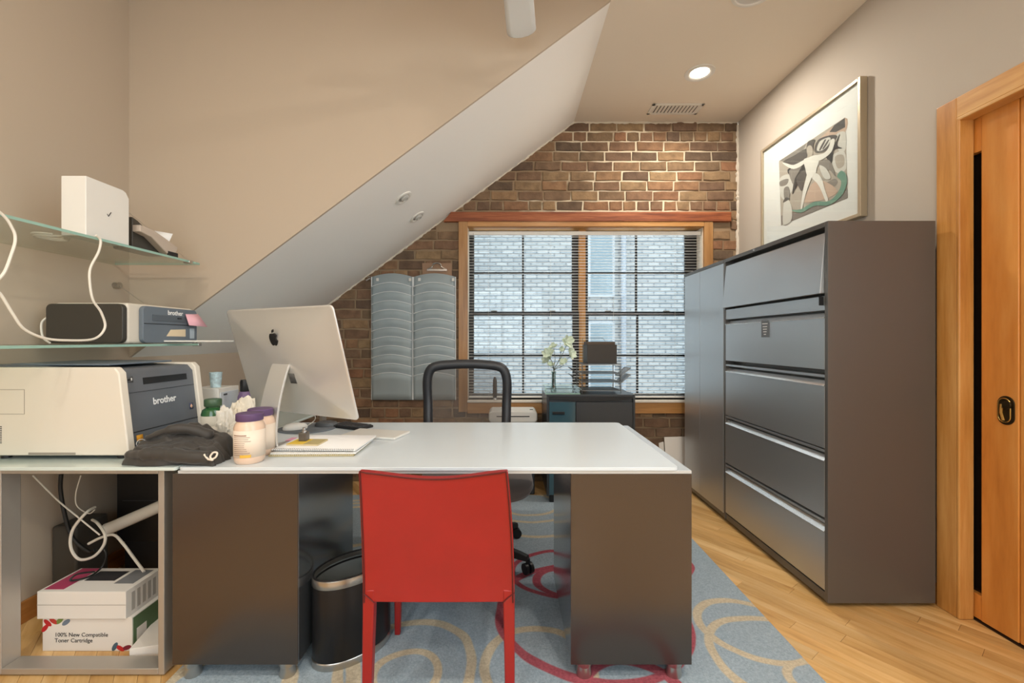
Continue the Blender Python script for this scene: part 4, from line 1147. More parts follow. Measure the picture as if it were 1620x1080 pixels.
# label printer / receipt printer at the shelf end
lp = thing('label_printer', 'small grey label printer with paper tab on the upper glass shelf end', 'printer', (-1.67, 2.02, UZ))
bp = [(1.90, UZ), (2.08, UZ), (2.10, UZ + .03), (2.06, UZ + .065), (2.0, UZ + .09), (1.93, UZ + .13), (1.90, UZ + .14)]
MB().prism(bp, 'x', -1.72, -1.635).build('body', BROWNP, lp, bevel=.004)
MB().prism([(1.9, UZ + .075), (1.96, UZ + .065), (2.05, UZ + .01), (2.10, UZ + .012), (2.12, UZ + .05), (2.03, UZ + .082), (1.97, UZ + .10), (1.9, UZ + .105)], 'x', -1.636, -1.60).build('cover', mat('warm_grey_plastic', S(186, 172, 158), .4), lp, bevel=.004)
MB().box(-1.604, -1.598, 2.055, 2.115, UZ + .002, UZ + .022).build('tape_slot', BLACKP, lp)
MB().add([(-1.68, 2.05, UZ + .07), (-1.61, 2.07, UZ + .06), (-1.60, 2.085, UZ + .11), (-1.67, 2.065, UZ + .12)], [(0, 1, 2, 3)]).build('paper_tab', PAPER, lp, solid=.0006)

# small laser printer on the lower shelf
LZ = 1.1635
sp = thing('small_laser_printer', 'small black and white laser printer on the lower glass shelf', 'printer', (-1.76, 2.03, LZ))
MB().box(-1.925, -1.612, 1.85, 2.238, LZ + .002, LZ + .176).build('body', CREAMP, sp, bevel=.012, seg=3)
pr = [( -1.90 + 0, LZ + .006)]
MB().prism(roundrect(-1.935, -1.612, LZ + .004, LZ + .170, .022), 'y', 1.826, 1.8495).build('side_panel', BROWNP, sp, bevel=.004)
fp = MB().prism(roundrect(1.905, 2.236, LZ + .004, LZ + .168, .022), 'x', -1.6118, -1.592).build('front_panel', SLATEP, sp, bevel=.003)
MB().box(-1.5922, -1.5905, 1.91, 2.23, LZ + .089, LZ + .092).build('seam', BLACKP, fp)
MB().box(-1.5922, -1.589, 1.955, 2.15, LZ + .104, LZ + .132).build('slot_flap', mat('slate_dark', S(86, 94, 102), .4), fp, bevel=.001)
MB().box(-1.5892, -1.5875, 2.10, 2.125, LZ + .118, LZ + .124).build('flap_catch', BLACKP, fp)
text('brother', .030, LETW, fp, (-1.5912, 2.09, LZ + .145), (0, 1, 0), (0, 0, 1), bold=.0006)
MB().prism([(2.035, LZ + .035), (2.06, LZ + .066), (2.155, LZ + .07), (2.155, LZ + .034)], 'x', -1.5925, -1.591).build('peeled_label', mat('cream_label', S(226, 208, 176), .8), fp)
MB().box(-1.5925, -1.5908, 2.185, 2.215, LZ + .025, LZ + .075).build('button_strip', mat('light_slate', S(176, 190, 200), .5), fp)
MB().box(-1.85, -1.72, 1.95, 2.22, LZ + .1765, LZ + .182).build('output_flap', BLACKP, sp, bevel=.002)
MB().box(-1.60, -1.33, 2.02, 2.12, LZ + .008, LZ + .016).build('paper_support', WHITEP, sp, bevel=.002)
MB().add([(-1.588, 2.15, LZ + .145), (-1.586, 2.235, LZ + .15), (-1.545, 2.245, LZ + .085), (-1.57, 2.15, LZ + .09)], [(0, 1, 2, 3)]).build('pink_note', mat('pink_note', S(232, 178, 190), .8), sp, solid=.0006)
MB().tube(smoothpath([(-1.93, 1.84, LZ + .12), (-1.955, 1.83, LZ + .09), (-1.95, 1.83, LZ + .03), (-1.9, 1.81, LZ + .006)], 5), .004, 6).build('power_cord', WHITECORD, sp)

# cords on the shelves
def cord(name, pts, r, m, label, plane=-1.572):
    P = [(plane, plane * FPX / (px - VX), PZ(py, plane * FPX / (px - VX))) if len((px, py)) == 2 else None for px, py in pts]
    o = MB().tube(smoothpath(P, 8), r, 7).build(name, m); setprops(o, label, 'cord')
cord('charging_cable', [(-60, 300), (0, 336), (20, 362), (24, 380), (18, 402), (6, 432), (-14, 455), (0, 464), (20, 496), (38, 520), (68, 534), (100, 538), (148, 536), (166, 518), (160, 494), (147, 474), (142, 446), (143, 424), (156, 398), (159, 380), (152, 372)], .0042, WHITECORD, 'long white cord drooping from the upper shelf past the small printer')
o = MB().tube(smoothpath([(-1.80 + .045 * math.cos(a) * (1 + .1 * k), 1.72 + .05 * math.sin(a) * (1 + .1 * k), UZ + .005 + .007 * k) for k in range(2) for a in [R(36 * i) for i in range(10)]], 4), .004, 7).build('coiled_cord', WHITECORD)
setprops(o, 'small white coil of cord lying on the upper glass shelf', 'cord')

# ------------------------------------------------------------------ big laser printer on the table
BZ = DZ + .001
bp_ = thing('laser_printer', 'large white and dark grey laser printer on the side table', 'printer', (-1.62, 1.79, BZ))
prof = [(-1.90, BZ + .014), (-1.392, BZ + .014), (-1.378, BZ + .03), (-1.412, BZ + .315), (-1.43, BZ + .335), (-1.90, BZ + .335)]
MB().prism(prof, 'y', 1.585, 1.618).build('side_panel', CREAMP, bp_, bevel=.006, seg=3)
MB().prism(prof, 'y', 1.972, 2.003).build('side_panel', CREAMP, bp_, bevel=.006, seg=3)
prof2 = [(-1.90, BZ + .012), (-1.398, BZ + .012), (-1.394, BZ + .03), (-1.424, BZ + .30), (-1.445, BZ + .325), (-1.90, BZ + .345)]
MB().prism(prof2, 'y', 1.6182, 1.9718).build('body', mat('printer_slate', S(96, 100, 106), .38), bp_, bevel=.003)
MB().box(-1.87, -1.50, 1.64, 1.95, BZ + .338, BZ + .346).build('output_tray', SLATEP, bp_, bevel=.003)
for fx in (-1.86, -1.43):
    for fy in (1.62, 1.97): MB().cyl((fx, fy, BZ - .0005), (fx, fy, BZ + .014), .015, n=12).build('foot', BLACKP, bp_)
def fxz(z): return -1.394 - (z - BZ - .03) / .27 * .03
zsm = BZ + .088
for (z0, z1, ya, yb, mm, nm, pr_) in ((zsm - .0015, zsm + .0015, 1.62, 1.97, BLACKP, 'seam', .0015), (BZ + .262, BZ + .288, 1.70, 1.93, BLACKP, 'paper_slot', .001), (BZ + .235, BZ + .2365, 1.62, 1.97, BLACKP, 'seam', .001)):
    MB().prism([(fxz(z0) - .01, z0), (fxz(z0) + pr_, z0), (fxz(z1) + pr_, z1), (fxz(z1) - .01, z1)], 'y', ya, yb).build(nm, mm, bp_)
upv = Vector((-.03, 0, .27)).normalized()
def onfront(y, z, off=.0014): return (fxz(z) + off, y, z)
text('brother', .038, LETW, bp_, onfront(1.795, BZ + .19), (0, 1, 0), upv, bold=.0008)
def sticker(y0, y1, z0, z1, m, name, off=.0008):
    P = [onfront(y0, z0, off), onfront(y1, z0, off), onfront(y1, z1, off), onfront(y0, z1, off)]
    MB().add(P, [(0, 1, 2, 3)]).build(name, m, bp_, solid=.0004)
sticker(1.643, 1.672, BZ + .052, BZ + .075, mat('orange_sticker', S(236, 168, 42), .6), 'energy_sticker')
MB().tube([onfront(1.658 + .02 * math.cos(R(a)), BZ + .044 + .013 * math.sin(R(a)), .0015) for a in range(0, 360, 20)], .0016, 5, True).build('emblem_ring', LETW, bp_)
for k in range(3): sticker(1.648, 1.668, BZ + .039 + k * .0045, BZ + .041 + k * .0045, LETW, 'print_line', .0012)
sticker(1.644, 1.672, BZ + .024, BZ + .027, LETW, 'print_line')
sticker(1.928, 1.950, BZ + .128, BZ + .156, mat('navy_sticker', S(52, 62, 92), .6), 'colour_sticker')
P = [onfront(1.939, BZ + .132, .0014), onfront(1.947, BZ + .142, .0014), onfront(1.939, BZ + .152, .0014), onfront(1.931, BZ + .142, .0014)]
MB().add(P, [(0, 1, 2, 3)]).build('sticker_diamond', mat('sticker_orange', S(236, 190, 160), .6), bp_, solid=.0003)
sticker(1.623, 1.655, BZ + .275, BZ + .297, mat('usb_panel', S(90, 92, 96), .4), 'usb_panel')
sticker(1.630, 1.642, BZ + .282, BZ + .289, BLACKP, 'usb_port', .0016)
sticker(1.646, 1.651, BZ + .281, BZ + .291, LETW, 'usb_mark', .0016)
# near side details
ln = mat('panel_line', S(150, 142, 130), .6)
for a, c, z0, z1 in ((-1.86, -1.755, BZ + .254, BZ + .2555), (-1.7565, -1.755, BZ + .165, BZ + .254), (-1.86, -1.755, BZ + .165, BZ + .1665)):
    MB().box(a, c, 1.5842, 1.5852, z0, z1).build('hatch_line', ln, bp_)
MB().box(-1.74, -1.57, 1.5835, 1.5855, BZ + .018, BZ + .026).build('grip_recess', ln, bp_)
for k in range(10): MB().box(-1.86, -1.838, 1.584, 1.5855, BZ + .06 + k * .0065, BZ + .063 + k * .0065).build('vent_slot', LETD, bp_)

# ------------------------------------------------------------------ things behind the printer on the table
def base(px, d): return PX(px, d)
dw = thing('drawer_unit', 'small white desktop drawer unit behind the large printer', 'drawer unit', (-1.43, 2.2, DZ))
MB().box(-1.55, -1.405, 2.12, 2.28, DZ + .001, DZ + .20).build('case', WHITEP, dw, bevel=.003)
for k in range(2):
    f = MB().box(-1.4052, -1.400, 2.128, 2.272, DZ + .012 + k * .088, DZ + .092 + k * .088).build('drawer', mat('pale_blue_plastic', S(206, 212, 218), .4), dw, bevel=.003)
    MB().box(-1.400, -1.3975, 2.15, 2.175, DZ + .075 + k * .088, DZ + .083 + k * .088).build('pull', DARKP, f)
cu_ = thing('pen_cup', 'pale blue speckled cup on the white drawer unit', 'cup', (-1.455, 2.175, DZ + .2005))
MB().lathe([(.022, 0), (.028, .07), (.029, .075), (.026, .072), (.02, .006), (.001, .005)], (-1.455, 2.175, DZ + .2005), 20, cap1=False).build('cup_body', mat('cup_blue', S(190, 214, 222), .3, var=(60, .35)), cu_)
ac = thing('acrylic_organizer', 'clear acrylic organiser box beside the computer monitor', 'organizer', (-1.36, 2.36, DZ))
m = MB(); a0, a1, b0, b1 = -1.40, -1.315, 2.32, 2.40
m.box(a0, a1, b0, b0 + .003, DZ + .001, DZ + .16).box(a0, a1, b1 - .003, b1, DZ + .001, DZ + .19).box(a0, a0 + .003, b0 + .003, b1 - .003, DZ + .001, DZ + .16).box(a1 - .003, a1, b0 + .003, b1 - .003, DZ + .001, DZ + .16).box(a0 + .003, a1 - .003, b0 + .003, b1 - .003, DZ + .001, DZ + .004)
m.build('case', GLASS, ac)
MB().box(a0, a1, b0 - .001, b0, DZ + .15, DZ + .16).build('front_edge', WHITEP, ac)
MB().box(a0 + .006, a1 - .006, b0 + .006, b1 - .006, DZ + .005, DZ + .12).build('contents', mat('mixed_stationery', S(150, 110, 96), .7, var=(30, .6)), ac)
pbt = thing('purple_spray_bottle', 'purple bottle with black cap behind the monitor edge', 'bottle', (-1.325, 2.2, DZ))
MB().lathe([(.03, 0), (.032, .01), (.032, .15), (.024, .175), (.014, .18)], (-1.325, 2.2, DZ + .001), 22).build('bottle_body', mat('purple_body', S(122, 98, 136), .4), pbt)
MB().lathe([(.02, .175), (.022, .18), (.022, .225), (.018, .235)], (-1.325, 2.2, DZ + .001), 20).build('cap', BLACKP, pbt)

# ------------------------------------------------------------------ computer monitor (seen from behind)
rot = R(-27)
im = thing('all_in_one_computer', 'silver all-in-one computer seen from behind on the desk', 'computer', (-.87, 1.858, DZ), rot)
PW, PH = .65, .46
tilt = Matrix.Translation((0, 0, .123)) @ Matrix.Rotation(R(16), 4, 'X')
out = roundrect(-PW / 2, PW / 2, 0, PH, .018, 4); nO = len(out)
def bulge(u, v): return -.006 - .036 * max(0, 1 - abs(2 * u / PW) ** 2.4) * max(0, 1 - abs(2 * v / PH - 1) ** 2.4)
mb = MB()
for yy, s_ in ((.002, .992), (.004, .97), (.004, .02)):
    mb.v += [(x * s_, yy, PH / 2 + (z - PH / 2) * s_) for x, z in out]
scr = MB(); 
hs = MB()
ringsb = [(1.0, 0.0), (1.0, -.004), (.995, -.006)] + [(s_, None) for s_ in (.97, .93, .88, .82, .75, .67, .58, .48, .38, .28, .18, .09, .02)]
for s_, yy in ringsb: hs.v += [(x * s_, bulge(x * s_, PH / 2 + (z - PH / 2) * s_) if yy is None else yy, PH / 2 + (z - PH / 2) * s_) for x, z in out]
for k in range(len(ringsb) - 1):
    for i in range(nO): hs.f.append([k * nO + i, k * nO + (i + 1) % nO, (k + 1) * nO + (i + 1) % nO, (k + 1) * nO + i]); hs.m.append(0)
hs.f.append(list(range((len(ringsb) - 1) * nO, len(ringsb) * nO))); hs.m.append(0)
hs.f.append(list(range(nO))[::-1]); hs.m.append(0)
hs.xf(tilt).build('housing', ALU, im, world=False, ang=60)
MB().box(-PW / 2 + .004, PW / 2 - .004, .0002, .002, .075, PH - .004).xf(tilt).build('screen', mat('screen_black', S(10, 10, 12), .1), im, world=False)
def onback(u, v, off=.0006):
    return (u, bulge(u, v) - off, v)
# apple-shaped emblem
ap = [(0, .72), (.14, .80), (.32, .80), (.47, .70), (.55, .56), (.42, .44), (.38, .26), (.44, .10), (.56, .02), (.47, -.20), (.34, -.40), (.20, -.47), (.06, -.42), (-.06, -.40), (-.18, -.45), (-.30, -.44), (-.44, -.28), (-.54, -.04), (-.57, .22), (-.54, .46), (-.44, .66), (-.30, .78), (-.14, .78)]
ap = [(a, c - .1) for a, c in ap]
leaf = [(.0, .92), (.04, 1.08), (.14, 1.2), (.28, 1.26), (.26, 1.1), (.16, .96)]
eu, ev, es = -.012, .335, .040
yy0 = bulge(eu, ev)
el = MB()
for sh_ in (ap, leaf):
    pts = [(p.x, p.y) for p in smoothpath([(a, c, 0) for a, c in sh_], 3, True)]
    if sh_ is leaf: pts = [(a, c - .14) for a, c in pts]
    el.prism([(eu + a * es, ev + c * es) for a, c in pts], 'y', yy0 - .0012, yy0 + .004)
el.xf(tilt).build('emblem', mat('emblem_black', S(34, 32, 30), .2), im, world=False, smooth=False)
for k in range(8):
    MB().box(.03, .065, bulge(.05, .17) - .0012, bulge(.05, .17) + .003, .155 + k * .0055, .158 + k * .0055).xf(tilt).build('vent_slot', LETD, im, world=False)
# stand: foot plate and bent neck
neck = [(-.09, .335), (-.108, .326), (-.145, .2), (-.16, .1), (-.16, .03), (-.146, .004)]
q = smoothpath([(0, a, c) for a, c in neck], 5)
nk = MB()
for i, p in enumerate(q):
    w = .050 + .008 * i / (len(q) - 1); d = (q[min(i + 1, len(q) - 1)] - q[max(i - 1, 0)]).normalized(); nn_ = Vector((0, -d.z, d.y)) * .004
    nk.v += [(-w, p.y - nn_.y, p.z - nn_.z), (w, p.y - nn_.y, p.z - nn_.z), (w, p.y + nn_.y, p.z + nn_.z), (-w, p.y + nn_.y, p.z + nn_.z)]
for k in range(len(q) - 1):
    for j in range(4): nk.f.append([k * 4 + j, k * 4 + (j + 1) % 4, k * 4 + 4 + (j + 1) % 4, k * 4 + 4 + j]); nk.m.append(0)
nk.f += [[0, 1, 2, 3], [len(nk.v) - 4 + j for j in range(4)]]; nk.m += [0, 0]
sd = nk.build('stand', ALU, im, world=False, bevel=.001)
MB().prism(roundrect(-.055, .055, -.15, .03, .01), 'z', .001, .009).build('foot_plate', ALU, im, world=False, bevel=.002)
# ------------------------------------------------------------------ small things on the desk
def jar(x, y, label):
    t = thing('supplement_jar', label, 'jar', (x, y, DZ), group='purple-lidded jars')
    z = DZ + .0005
    MB().lathe([(.043, 0), (.048, .006), (.05, .02), (.05, .125), (.046, .138), (.041, .145), (.041, .152)], (x, y, z), 36).build('jar_body', mat('jar_peach', S(226, 196, 172), .3, coat=.3), t)
    lb = MB().lathe([(.0505, .024), (.0508, .118)], (x, y, z), 40, cap0=False, cap1=False).build('label_wrap', mat('jar_label', S(232, 216, 198), .55), t, solid=.0004)
    MB().lathe([(.0425, .148), (.044, .15), (.044, .172), (.041, .175)], (x, y, z), 36).build('lid', PURPLE, t, bevel=.001)
    rj = random.Random(int(abs(x) * 1000))
    # rows of small print wrapped on the side facing the room
    for k in range(11):
        zz = z + .034 + k * .0068; a0 = R(-128 + rj.uniform(0, 3)); a1 = a0 + R(rj.uniform(45, 75)); n = 8
        h = .0009 if k < 10 else .002
        vs = []
        for i in range(n + 1):
            a = a0 + (a1 - a0) * i / n
            for dz in (-h, h): vs.append((x + .0514 * math.cos(a), y + .0514 * math.sin(a), zz + dz))
        MB().add(vs, [(2 * i, 2 * i + 2, 2 * i + 3, 2 * i + 1) for i in range(n)]).build('print_line', mat('label_ink', S(150, 120, 104), .7), lb, recalc=False)
    a = R(-80); vs = []
    for i in range(6):
        a = R(-95 + i * 8)
        for dz in (-.005, .005): vs.append((x + .0515 * math.cos(a), y + .0515 * math.sin(a), z + .026 + .004 + dz))
    MB().add(vs, [(2 * i, 2 * i + 2, 2 * i + 3, 2 * i + 1) for i in range(5)]).build('yellow_band', mat('label_yellow', S(222, 176, 64), .6), lb, recalc=False)
jar(PX(395, 1.565), 1.565, 'front peach supplement jar with purple lid near the desk edge')
jar(PX(412, 1.668), 1.668, 'rear peach supplement jar with purple lid, half hidden behind the front jar')

gx, gy = PX(337, 1.85), 1.85
gb = thing('green_pill_bottle', 'green bottle with ribbed green cap between printer and plastic bag', 'bottle', (gx, gy, DZ))
MB().lathe([(.036, 0), (.042, .006), (.043, .02), (.043, .125), (.038, .142), (.026, .150), (.026, .158)], (gx, gy, DZ + .0005), 30).build('bottle_body', GREENB, gb)
MB().lathe([(.0435, .03), (.0437, .118)], (gx, gy, DZ + .0005), 30, cap0=False, cap1=False).build('label_wrap', mat('grey_label', S(196, 192, 180), .6), gb, solid=.0004)
cap = MB()
for k in range(40):
    pass
cap.lathe([(.031, .156), (.0325, .158), (.0325, .182), (.030, .186), (.024, .187)], (gx, gy, DZ + .0005), 40)
cap.build('cap', mat('cap_green', S(66, 92, 66), .4), gb)

def crumple(name, c, s, m, label, cat, seed, amp=.35, parts=None):
    bm = bmesh.new(); bmesh.ops.create_icosphere(bm, subdivisions=4, radius=1)
    off = Vector((seed * 7.3, seed * 3.1, seed))
    for v in bm.verts:
        p = v.co.copy()
        r = 1 + amp * (mnoise.noise(p * 1.6 + off)) + amp * .6 * abs(mnoise.noise(p * 3.7 + off)) * 1.4 - amp * .35 * abs(mnoise.noise(p * 7 + off))
        q = p * r
        v.co = Vector((q.x * s[0], q.y * s[1], max(q.z * s[2], -s[2] * .8)))
    zmin = min(v.co.z for v in bm.verts)
    for v in bm.verts: v.co += Vector((0, 0, -zmin))
    me = bpy.data.meshes.new(name); bm.to_mesh(me); bm.free(); me.materials.append(m)
    o = linkobj(name, me); o.location = c
    return setprops(o, label, cat)
BAG, nt, b = newmat('thin_plastic_bag')
b.inputs['Base Color'].default_value = S(232, 226, 214); b.inputs['Roughness'].default_value = .25
tr_ = nt.nodes.new('ShaderNodeBsdfTransparent'); mx = nt.nodes.new('ShaderNodeMixShader'); mx.inputs[0].default_value = .3
nt.links.new(b.outputs[0], mx.inputs[1]); nt.links.new(tr_.outputs[0], mx.inputs[2]); nt.links.new(mx.outputs[0], nt.nodes['Material Output'].inputs[0])
crumple('plastic_bag', (PX(357, 1.735), 1.738, DZ + .0005), (.050, .026, .080), BAG, 'crumpled clear plastic bag between jacket and purple-lidded jars', 'bag', 3, .55)
crumple('crumpled_paper', (PX(384, 1.90), 1.895, DZ + .0005), (.052, .036, .098), mat('crumple_paper', S(228, 218, 200), .7), 'crumpled white paper wrapper behind the jars', 'paper', 5, .45)

# folded black jacket
jk = thing('black_jacket', 'folded black jacket heaped on the desk in front of the printer', 'jacket', (-1.18, 1.58, DZ))
JM = mat('black_fabric', S(58, 54, 50), .55, 0, .4, sheen=.15, bump=(400, .15))
def heap(x0, x1, y0, y1, hf, name, seed, tw=0):
    nu, nv = 54, 26
    top = []; 
    mb = MB()
    def fn(u, v):
        x = x0 + (x1 - x0) * u; y = y0 + (y1 - y0) * v
        ed = min(u, 1 - u, .5) * 2; ev = min(v, 1 - v, .5) * 2
        e = min(1, ed * 5) ** .5 * min(1, ev * 3.2) ** .5
        n = mnoise.noise(Vector((x * 22 + seed, y * 30, seed))) * .5 + mnoise.noise(Vector(((x + y * .8) * 40, (y - x * .3) * 9, seed + 3))) * .55
        h = hf(u, v) * (1 + .24 * n)
        wob = .012 * mnoise.noise(Vector((u * 6, v * 6, seed)))
        return (x + wob, y + wob * .8 + .01 * math.sin(u * 9 + seed) * (1 - v), DZ + .001 + max(.002, h * e))
    mb.grid(fn, nu, nv)
    k = len(mb.v)
    # flat underside
    mb.v += [(p[0], p[1], DZ + .0008) for p in mb.v]
    for f in list(mb.f): mb.f.append([i + k for i in f][::-1]); mb.m.append(0)
    ed = [i for i in range(nu)] + [j * nu + nu - 1 for j in range(1, nv)] + [(nv - 1) * nu + i for i in range(nu - 2, -1, -1)] + [j * nu for j in range(nv - 2, 0, -1)]
    for a, c in zip(ed, ed[1:] + ed[:1]): mb.f.append([a, c, k + c, k + a]); mb.m.append(0)
    return mb.build(name, JM, jk, ang=180)
heap(-1.34, -1.015, 1.51, 1.60, lambda u, v: .040 + .022 * math.sin(math.pi * min(1, u * 1.1)) + .016 * v, 'folded_sleeve', 2)
heap(-1.34, -1.03, 1.545, 1.70, lambda u, v: .048 + .075 * math.sin(math.pi * (u * .74 + .2)) ** 1.5 * (.35 + .65 * v), 'jacket_body', 9)
for nm, pts, rr in (('rolled_hem', [(-1.33, 1.535, .030), (-1.26, 1.515, .040), (-1.18, 1.52, .036), (-1.10, 1.512, .030), (-1.03, 1.520, .026)], [.016, .022, .024, .021, .014]),
                    ('folded_cuff', [(-1.29, 1.56, .085), (-1.22, 1.575, .112), (-1.16, 1.60, .108), (-1.10, 1.625, .075)], [.010, .018, .02, .012])):
    P = smoothpath([(x, y, DZ + z) for x, y, z in pts], 6)
    R_ = [rr[min(int(i / (len(P) - 1) * (len(rr) - 1)), len(rr) - 1)] * (1 + .25 * mnoise.noise(P[i] * 40)) for i in range(len(P))]
    MB().tube(P, R_, 14).build(nm, JM, jk, ang=180)
zz = DZ + .03
MB().tube(smoothpath([(-1.045, 1.502, zz + .012), (-1.025, 1.497, zz - .004), (-1.005, 1.5, zz + .002), (-1.002, 1.505, zz + .016), (-1.014, 1.503, zz + .018), (-1.022, 1.499, zz + .004), (-1.012, 1.497, zz - .006), (-1.03, 1.499, zz - .004)], 5), .0032, 7).build('drawstring', mat('drawstring_white', S(226, 216, 200), .7), jk)

# mouse pad with wrist rest and mouse
mx_, my_ = -.985, 2.14
mp_ = thing('mouse_pad', 'dark grey oval mouse pad with gel wrist rest near the monitor', 'mouse pad', (mx_, my_, DZ))
MB().lathe([(1, 0), (1, .004), (.98, .006), (.01, .006)], (mx_, my_, DZ + .0005), 48, .135, .12).build('pad', mat('pad_grey', S(104, 110, 116), .8), mp_)
MB().lathe([(1, 0), (1.02, .008), (.9, .018), (.5, .024), (.01, .025)], (mx_ + .075, my_ + .05, DZ + .0065), 32, .055, .04).build('wrist_rest', mat('gel_grey', S(78, 80, 82), .4), mp_)
ms = thing('computer_mouse', 'white computer mouse on the grey mouse pad', 'mouse', (mx_ - .04, my_ - .035, DZ + .0065), R(-55))
MB().lathe([(.96, 0), (1, .006), (.95, .016), (.75, .024), (.4, .029), (.01, .03)], (0, 0, .0002), 32, .033, .056).build('shell', WHITEP, ms, world=False)
MB().cyl((0, .02, .026), (0, .03, .026), .004, n=10).build('scroll_wheel', SLATEP, ms, world=False)
MB().tube(smoothpath([(0, .054, .01), (.01, .08, .03), (.03, .085, .05), (.05, .075, .07)], 5), .002, 6).build('mouse_cord', WHITECORD, ms, world=False)
kb = thing('keyboard', 'black keyboard lying under the computer screen', 'keyboard', (-.80, 2.19, DZ), R(-27))
MB().box(-.07, .12, -.05, .05, .0005, .012).build('base', BLACKP, kb, world=False, bevel=.003)
for i in range(8):
    for j in range(3):
        MB().box(-.064 + i * .0225, -.045 + i * .0225, -.042 + j * .03, -.016 + j * .03, .012, .016).build('key', DARKP, kb, world=False)

# notebooks and papers
nb1 = thing('spiral_notebook', 'tan-covered spiral notebook lowest in the pile on the desk', 'notebook', (-.73, 1.745, DZ), R(1.5))
MB().box(-.165, .150, -.115, .115, .0005, .0085).build('cover', TANC, nb1, world=False, bevel=.001)
MB().box(-.160, .157, -.112, .118, .0087, .0135).build('page_block', PAPER, nb1, world=False)
m = MB()
for i in range(44):
    x = -.155 + i * .0070
    m.tube([(x, -.112 + .007 * math.cos(R(a)), .0105 + .007 * math.sin(R(a))) for a in range(0, 360, 45)], .0009, 4, True)
o = m.build('spiral_wire', mat('spiral_white', S(214, 210, 202), .3, .3), nb1, world=False)
nb2 = thing('writing_pad', 'white spiral writing pad on top of the tan notebook', 'notebook', (-.73, 1.765, DZ + .018), R(-1.5))
MB().box(-.160, .160, -.120, .120, .0005, .0045).build('page_block', PAPER, nb2, world=False)
MB().box(-.150, .158, -.12, .13, .0047, .0052).build('loose_sheet', mat('sheet', S(246, 246, 246), .8), nb2, world=False)
m = MB()
for i in range(44):
    x = -.150 + i * .0070
    m.tube([(x, -.118 + .004 * math.cos(R(a)), .0035 + .004 * math.sin(R(a))) for a in range(0, 360, 60)], .0008, 4, True)
m.build('spiral_wire', mat('spiral_dark', S(90, 88, 84), .3, .3), nb2, world=False)
yp = thing('yellow_booklet', 'small yellow booklet on the white writing pad', 'booklet', (-.80, 1.745, DZ + .0235), R(-2))
MB().box(-.062, .062, -.045, .045, .0002, .006).build('page_block', mat('kraft', S(196, 178, 140), .8), yp, world=False)
MB().box(-.062, .004, -.045, .045, .0062, .0068).build('cover', YELLOW, yp, world=False)
MB().box(.004, .062, -.045, .045, .0062, .0068).build('cover_olive', mat('olive', S(176, 160, 112), .8), yp, world=False)
ib = thing('ink_bottle', 'tiny smoky glass bottle standing on the yellow booklet', 'bottle', (PX(481, 1.76), 1.76, DZ + .0305))
ix, iy, iz = PX(481, 1.76), 1.76, DZ + .0307
MB().box(ix - .016, ix + .016, iy - .016, iy + .016, iz, iz + .034).build('glass_block', mat('smoky_glass', S(92, 84, 76), .15), ib, bevel=.003)
MB().lathe([(.01, .034), (.01, .04), (.006, .043), (.006, .052)], (ix, iy, iz), 16).build('stopper', CHROME, ib)
tb_ = thing('white_tablet', 'thin white tablet box angled behind the notebooks', 'tablet', (-.60, 2.0, DZ), R(-14))
MB().box(-.135, .13, -.075, .075, .0005, .011).build('case', WHITEP, tb_, world=False, bevel=.003)
MB().cyl((-.01, -.0745, .006), (-.01, -.0762, .006), .003, n=10).build('button', DARKP, tb_, world=False)
pn = MB().box(-.04, .04, -.03, .03, 0, .0012).build('pink_sticky_note', mat('pink_pad', S(236, 170, 196), .8))
pn.location = (-.9, 1.87, DZ + .0105); setprops(pn, 'bright pink sticky note near the foot of the computer stand', 'note')

# ------------------------------------------------------------------ under the printer table
def carton(name, x0, x1, y0, y1, z0, z1, m, label):
    t = thing(name, label, 'box', ((x0 + x1) / 2, (y0 + y1) / 2, z0))
    MB().box(x0, x1, y0, y1, z0, z1).build('carton', m, t, bevel=.0015)
    return t
b1 = carton('toner_box', -1.765, -1.425, 1.655, 1.83, .0005, .128, CARD, 'white toner cartridge carton with green side at the bottom of the stack')
text('100% New Compatible\nToner Cartridge', .0215, LETD, b1, (-1.718, 1.6543, .052), (1, 0, 0), (0, 0, 1), align='LEFT')
MB().box(-1.4252, -1.424, 1.66, 1.826, .005, .124).build('green_side', mat('carton_green', S(84, 110, 74), .6), b1)
MB().box(-1.4242, -1.4232, 1.675, 1.72, .02, .075).build('side_label', CARD, b1)
rc = [S(186, 36, 40), S(120, 140, 70), S(110, 124, 140), S(120, 30, 50), S(70, 96, 110), S(190, 60, 50)]
for k, (x, z, a, ci) in enumerate(((-1.745, .108, 40, 0), (-1.755, .088, -50, 0), (-1.722, .114, 30, 5), (-1.70, .116, -40, 1), (-1.675, .110, -35, 2), (-1.49, .018, -60, 4), (-1.47, .012, 30, 0), (-1.445, .014, -20, 3))):
    q = MB().lathe([(.001, -.001), (.014, -.0008), (.014, 0), (.001, .0002)], n=14, sx=1.3, sy=.6).xf(Matrix.Translation((x, 1.6545, z)) @ Matrix.Rotation(R(a), 4, 'Y') @ Matrix.Rotation(R(90), 4, 'X'))
    q.build('ink_splash', mat('splash_%d' % ci, rc[ci], .6), b1)
b2 = carton('white_device_box', -1.775, -1.44, 1.645, 1.815, .129, .232, mat('white_box', S(226, 222, 216), .6), 'flat white product box stacked on the toner carton')
MB().box(-1.7755, -1.4395, 1.6442, 1.6448, .181, .1825).build('lid_seam', ln, b2)
MB().box(-1.765, -1.69, 1.66, 1.812, .2322, .2326).build('pink_corner', mat('carton_pink', S(170, 60, 96), .6), b2)
MB().box(-1.67, -1.55, 1.72, 1.79, .2322, .2327).build('product_picture', mat('print_black', S(40, 40, 44), .6), b2)
MB().box(-1.535, -1.46, 1.70, 1.80, .2322, .2327).build('spec_block', mat('print_grey', S(120, 122, 126), .6), b2)
